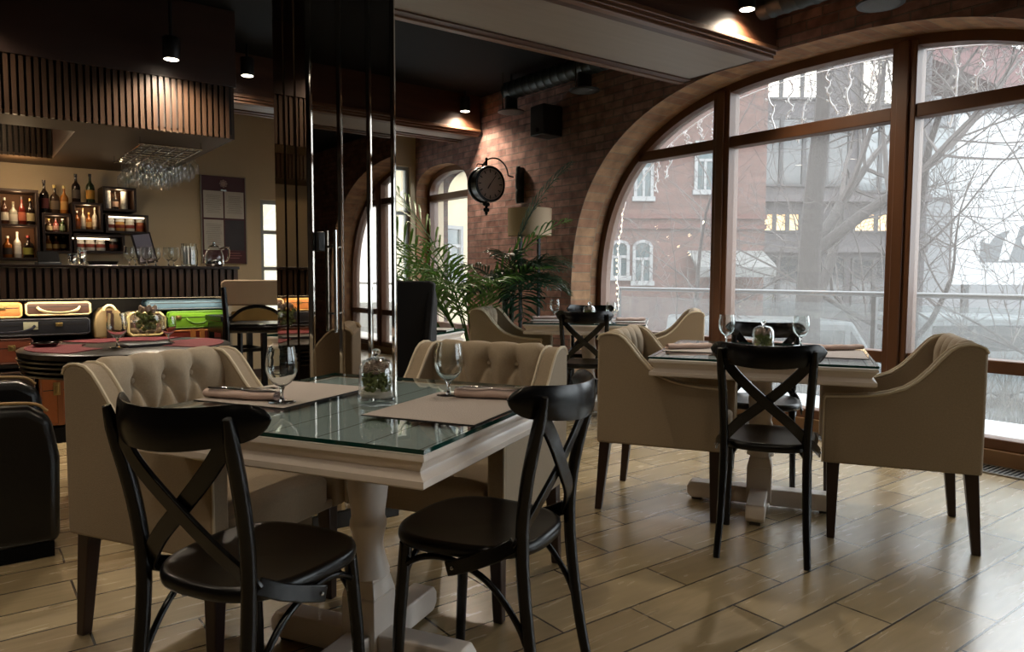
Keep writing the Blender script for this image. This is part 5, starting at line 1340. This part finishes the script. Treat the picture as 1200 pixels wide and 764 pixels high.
tree('bare tree with a thick trunk in the middle pane of the arched window', 4.9, 12.0, 9.0, .24, 21, 5, .55, .55)
tree('bare tree standing right of the middle mullion of the arched window', 7.5, 13.6, 8.5, .16, 33, 4, .55, .42, -.05)
tree('slim bare tree at the right edge of the view', 7.4, 10.0, 6.4, .06, 5, 4, .6, .36, .1)
tree('slender bare tree in the left half of the arched window', 3.0, 12.5, 6.0, .07, 14, 4, .6, .4, .1)
# dry hedge beyond the railing
rr = random.Random(2); m = MB()
for k in range(900):
    x, y, = rr.uniform(0, 10), rr.uniform(-.5, .5); p = V3((x, y, 0)); d = V3((rr.uniform(-.5,.5), rr.uniform(-.4,.4), 1)).normalized(); l = rr.uniform(.8, 1.9)
    m.tube([p, p+d*l*.6, p+d*l+V3((rr.uniform(-.2,.2),0,0))], [.012,.008,.003], 4, cap=False)
hd = m.build('dry_hedge', M('hedge_twig', dk('#8a8177', OK), .9)); hd.location = street(3.2, 10.5, -1.5); hd.rotation_euler = (0,0,-RAD(37.15)); hd['kind'] = 'stuff'; hd['label'] = 'dry leafless hedge beyond the terrace railing'; hd['category'] = 'hedge'
# icicle lights hanging outside the window
LW = M('light_wire', '#ffffff', .5); BULB = M('fairy_bulb', '#fff0d0', .4, emit=('#ffe6b8', 2.2))
rr = random.Random(6)
ST = []
for y in (4.62, 4.45, 4.28, 4.12, 3.96, 3.45, 3.28, 3.12, 2.97, 2.80, 2.63, 2.48, 2.12, 1.93, 1.74, 1.55, 1.35): ST.append(y)
il = thing('hanging_icicle_lights', 'white icicle light strands hanging outside along the top of the arch', 'string lights', (0,0,0))
XO = 5.16
for k, y in enumerate(ST):
    z = arch_z(OPEN[0], y) - .05; L_ = rr.uniform(.22, .52) if k > 3 else rr.uniform(.15, .34)
    pts = []; n = 7
    for i in range(n+1): pts.append((XO + rr.uniform(-.01,.01), y + rr.uniform(-.03,.03)*(i > 0) + (.06*sin(k*2.1)*(i/n)**2), z - L_*i/n))
    m = MB(); p = smooth_path(pts, 4); m.tube(p, .0062, 5)
    for i in range(2, len(p), 4):
        s = rr.choice((-1, 1)); m.tube([p[i], p[i] + V3((0, s*.018, -.012)), p[i] + V3((0, s*.026, .004))], .0052, 5)
    m.build('strand', LW, il)
pts = [(XO+.005, y, arch_z(OPEN[0], y)-.045) for y in [1.2+.06*i for i in range(62)] if y < 5.1]
MB().tube(pts, .005, 5).build('carrier_wire', LW, il)
fl = thing('fairy_lights', 'warm fairy lights strung down the left jamb outside the arch', 'string lights', (0,0,0))
m = MB(); bl = MB(); z = 2.0; pts = []
while z > .75:
    y = 5.09 - .10*max(0, (z-1.4)/.6) + rr.uniform(-.02,.02); pts.append((XO, y, z)); bl.ell((XO-.01, y+rr.uniform(-.02,.02), z), (.009,.009,.012), 6, 4); z -= .055
m.tube(pts, .003, 4); m.build('wire', LW, fl); b_ = bl.build('bulb', BULB, fl)

# ------------------------------------------------------------------ light
w = bpy.data.worlds.new('overcast'); SC.world = w; w.use_nodes = True
nt = w.node_tree; bg = nt.nodes['Background']; tc = nt.nodes.new('ShaderNodeTexCoord'); sp = nt.nodes.new('ShaderNodeSeparateXYZ'); rmp = nt.nodes.new('ShaderNodeValToRGB')
nt.links.new(tc.outputs['Generated'], sp.inputs[0]); nt.links.new(sp.outputs['Z'], rmp.inputs['Fac']); nt.links.new(rmp.outputs['Color'], bg.inputs['Color'])
rmp.color_ramp.elements[0].color = (.80, .845, .88, 1); rmp.color_ramp.elements[1].color = (.90, .95, 1.0, 1); rmp.color_ramp.elements[1].position = .7
bg.inputs['Strength'].default_value = 6.5
def portal(loc, sx, sy, rot):
    l = bpy.data.lights.new('window_portal', 'AREA'); l.shape = 'RECTANGLE'; l.size = sx; l.size_y = sy; l.cycles.is_portal = True
    o = bpy.data.objects.new('window_portal', l); COL.objects.link(o); o.location = loc; o.rotation_euler = rot
for (yc, a, z0, b, n) in OPEN: portal((XF+.12, yc, (z0+b)/2), 2*a, z0+b, (0, pi/2, 0)) if False else portal((XF+.12, yc, (z0+b)/2), z0+b, 2*a, (0, pi/2, 0))
for h_ in NEARWIN: portal(((h_[0]+h_[1])/2, YB-.25, (h_[2]+h_[3])/2), h_[1]-h_[0], h_[3]-h_[2], (-pi/2, 0, 0))
portal(((FARWIN[0]+FARWIN[1])/2, YF+.3, (FARWIN[2]+FARWIN[3])/2), FARWIN[1]-FARWIN[0], FARWIN[3]-FARWIN[2], (pi/2, 0, 0))
# warm strip light under the bar fascia
l = bpy.data.lights.new('bar_strip_light', 'AREA'); l.shape = 'RECTANGLE'; l.size = 4.1; l.size_y = .015; l.energy = 9; l.color = (1, .84, .6)
o = bpy.data.objects.new('bar_strip_light', l); COL.objects.link(o); o.location = (-.5, BY+.03, .950); o.rotation_euler = (RAD(25), 0, 0)

# ------------------------------------------------------------------ camera
cam = bpy.data.cameras.new('camera'); co = bpy.data.objects.new('camera', cam); COL.objects.link(co); SC.camera = co
cam.sensor_fit = 'HORIZONTAL'; cam.sensor_width = 36; cam.lens = 856.5/1200*36; cam.clip_start = .05; cam.clip_end = 300
yaw, pit, rol = RAD(37.15), RAD(3.9), RAD(.2)
f = V3((sin(yaw)*cos(pit), cos(yaw)*cos(pit), -sin(pit))); r = V3((cos(yaw), -sin(yaw), 0)); u = r.cross(f)
r2 = r*cos(rol) + u*sin(rol); u2 = -r*sin(rol) + u*cos(rol)
mw = Matrix(((r2.x, u2.x, -f.x, 0), (r2.y, u2.y, -f.y, 0), (r2.z, u2.z, -f.z, 1.125), (0, 0, 0, 1)))
co.matrix_world = mw
SC.view_settings.view_transform = 'Standard'; SC.view_settings.look = 'None'; SC.view_settings.gamma = 1; SC.view_settings.use_curve_mapping = False
SC.view_settings.exposure = .15
cy = SC.cycles; cy.use_denoising = True; cy.max_bounces = 10; cy.transparent_max_bounces = 24; cy.transmission_bounces = 12; cy.glossy_bounces = 5; cy.diffuse_bounces = 5; cy.sample_clamp_indirect = 6; cy.caustics_reflective = False; cy.caustics_refractive = False
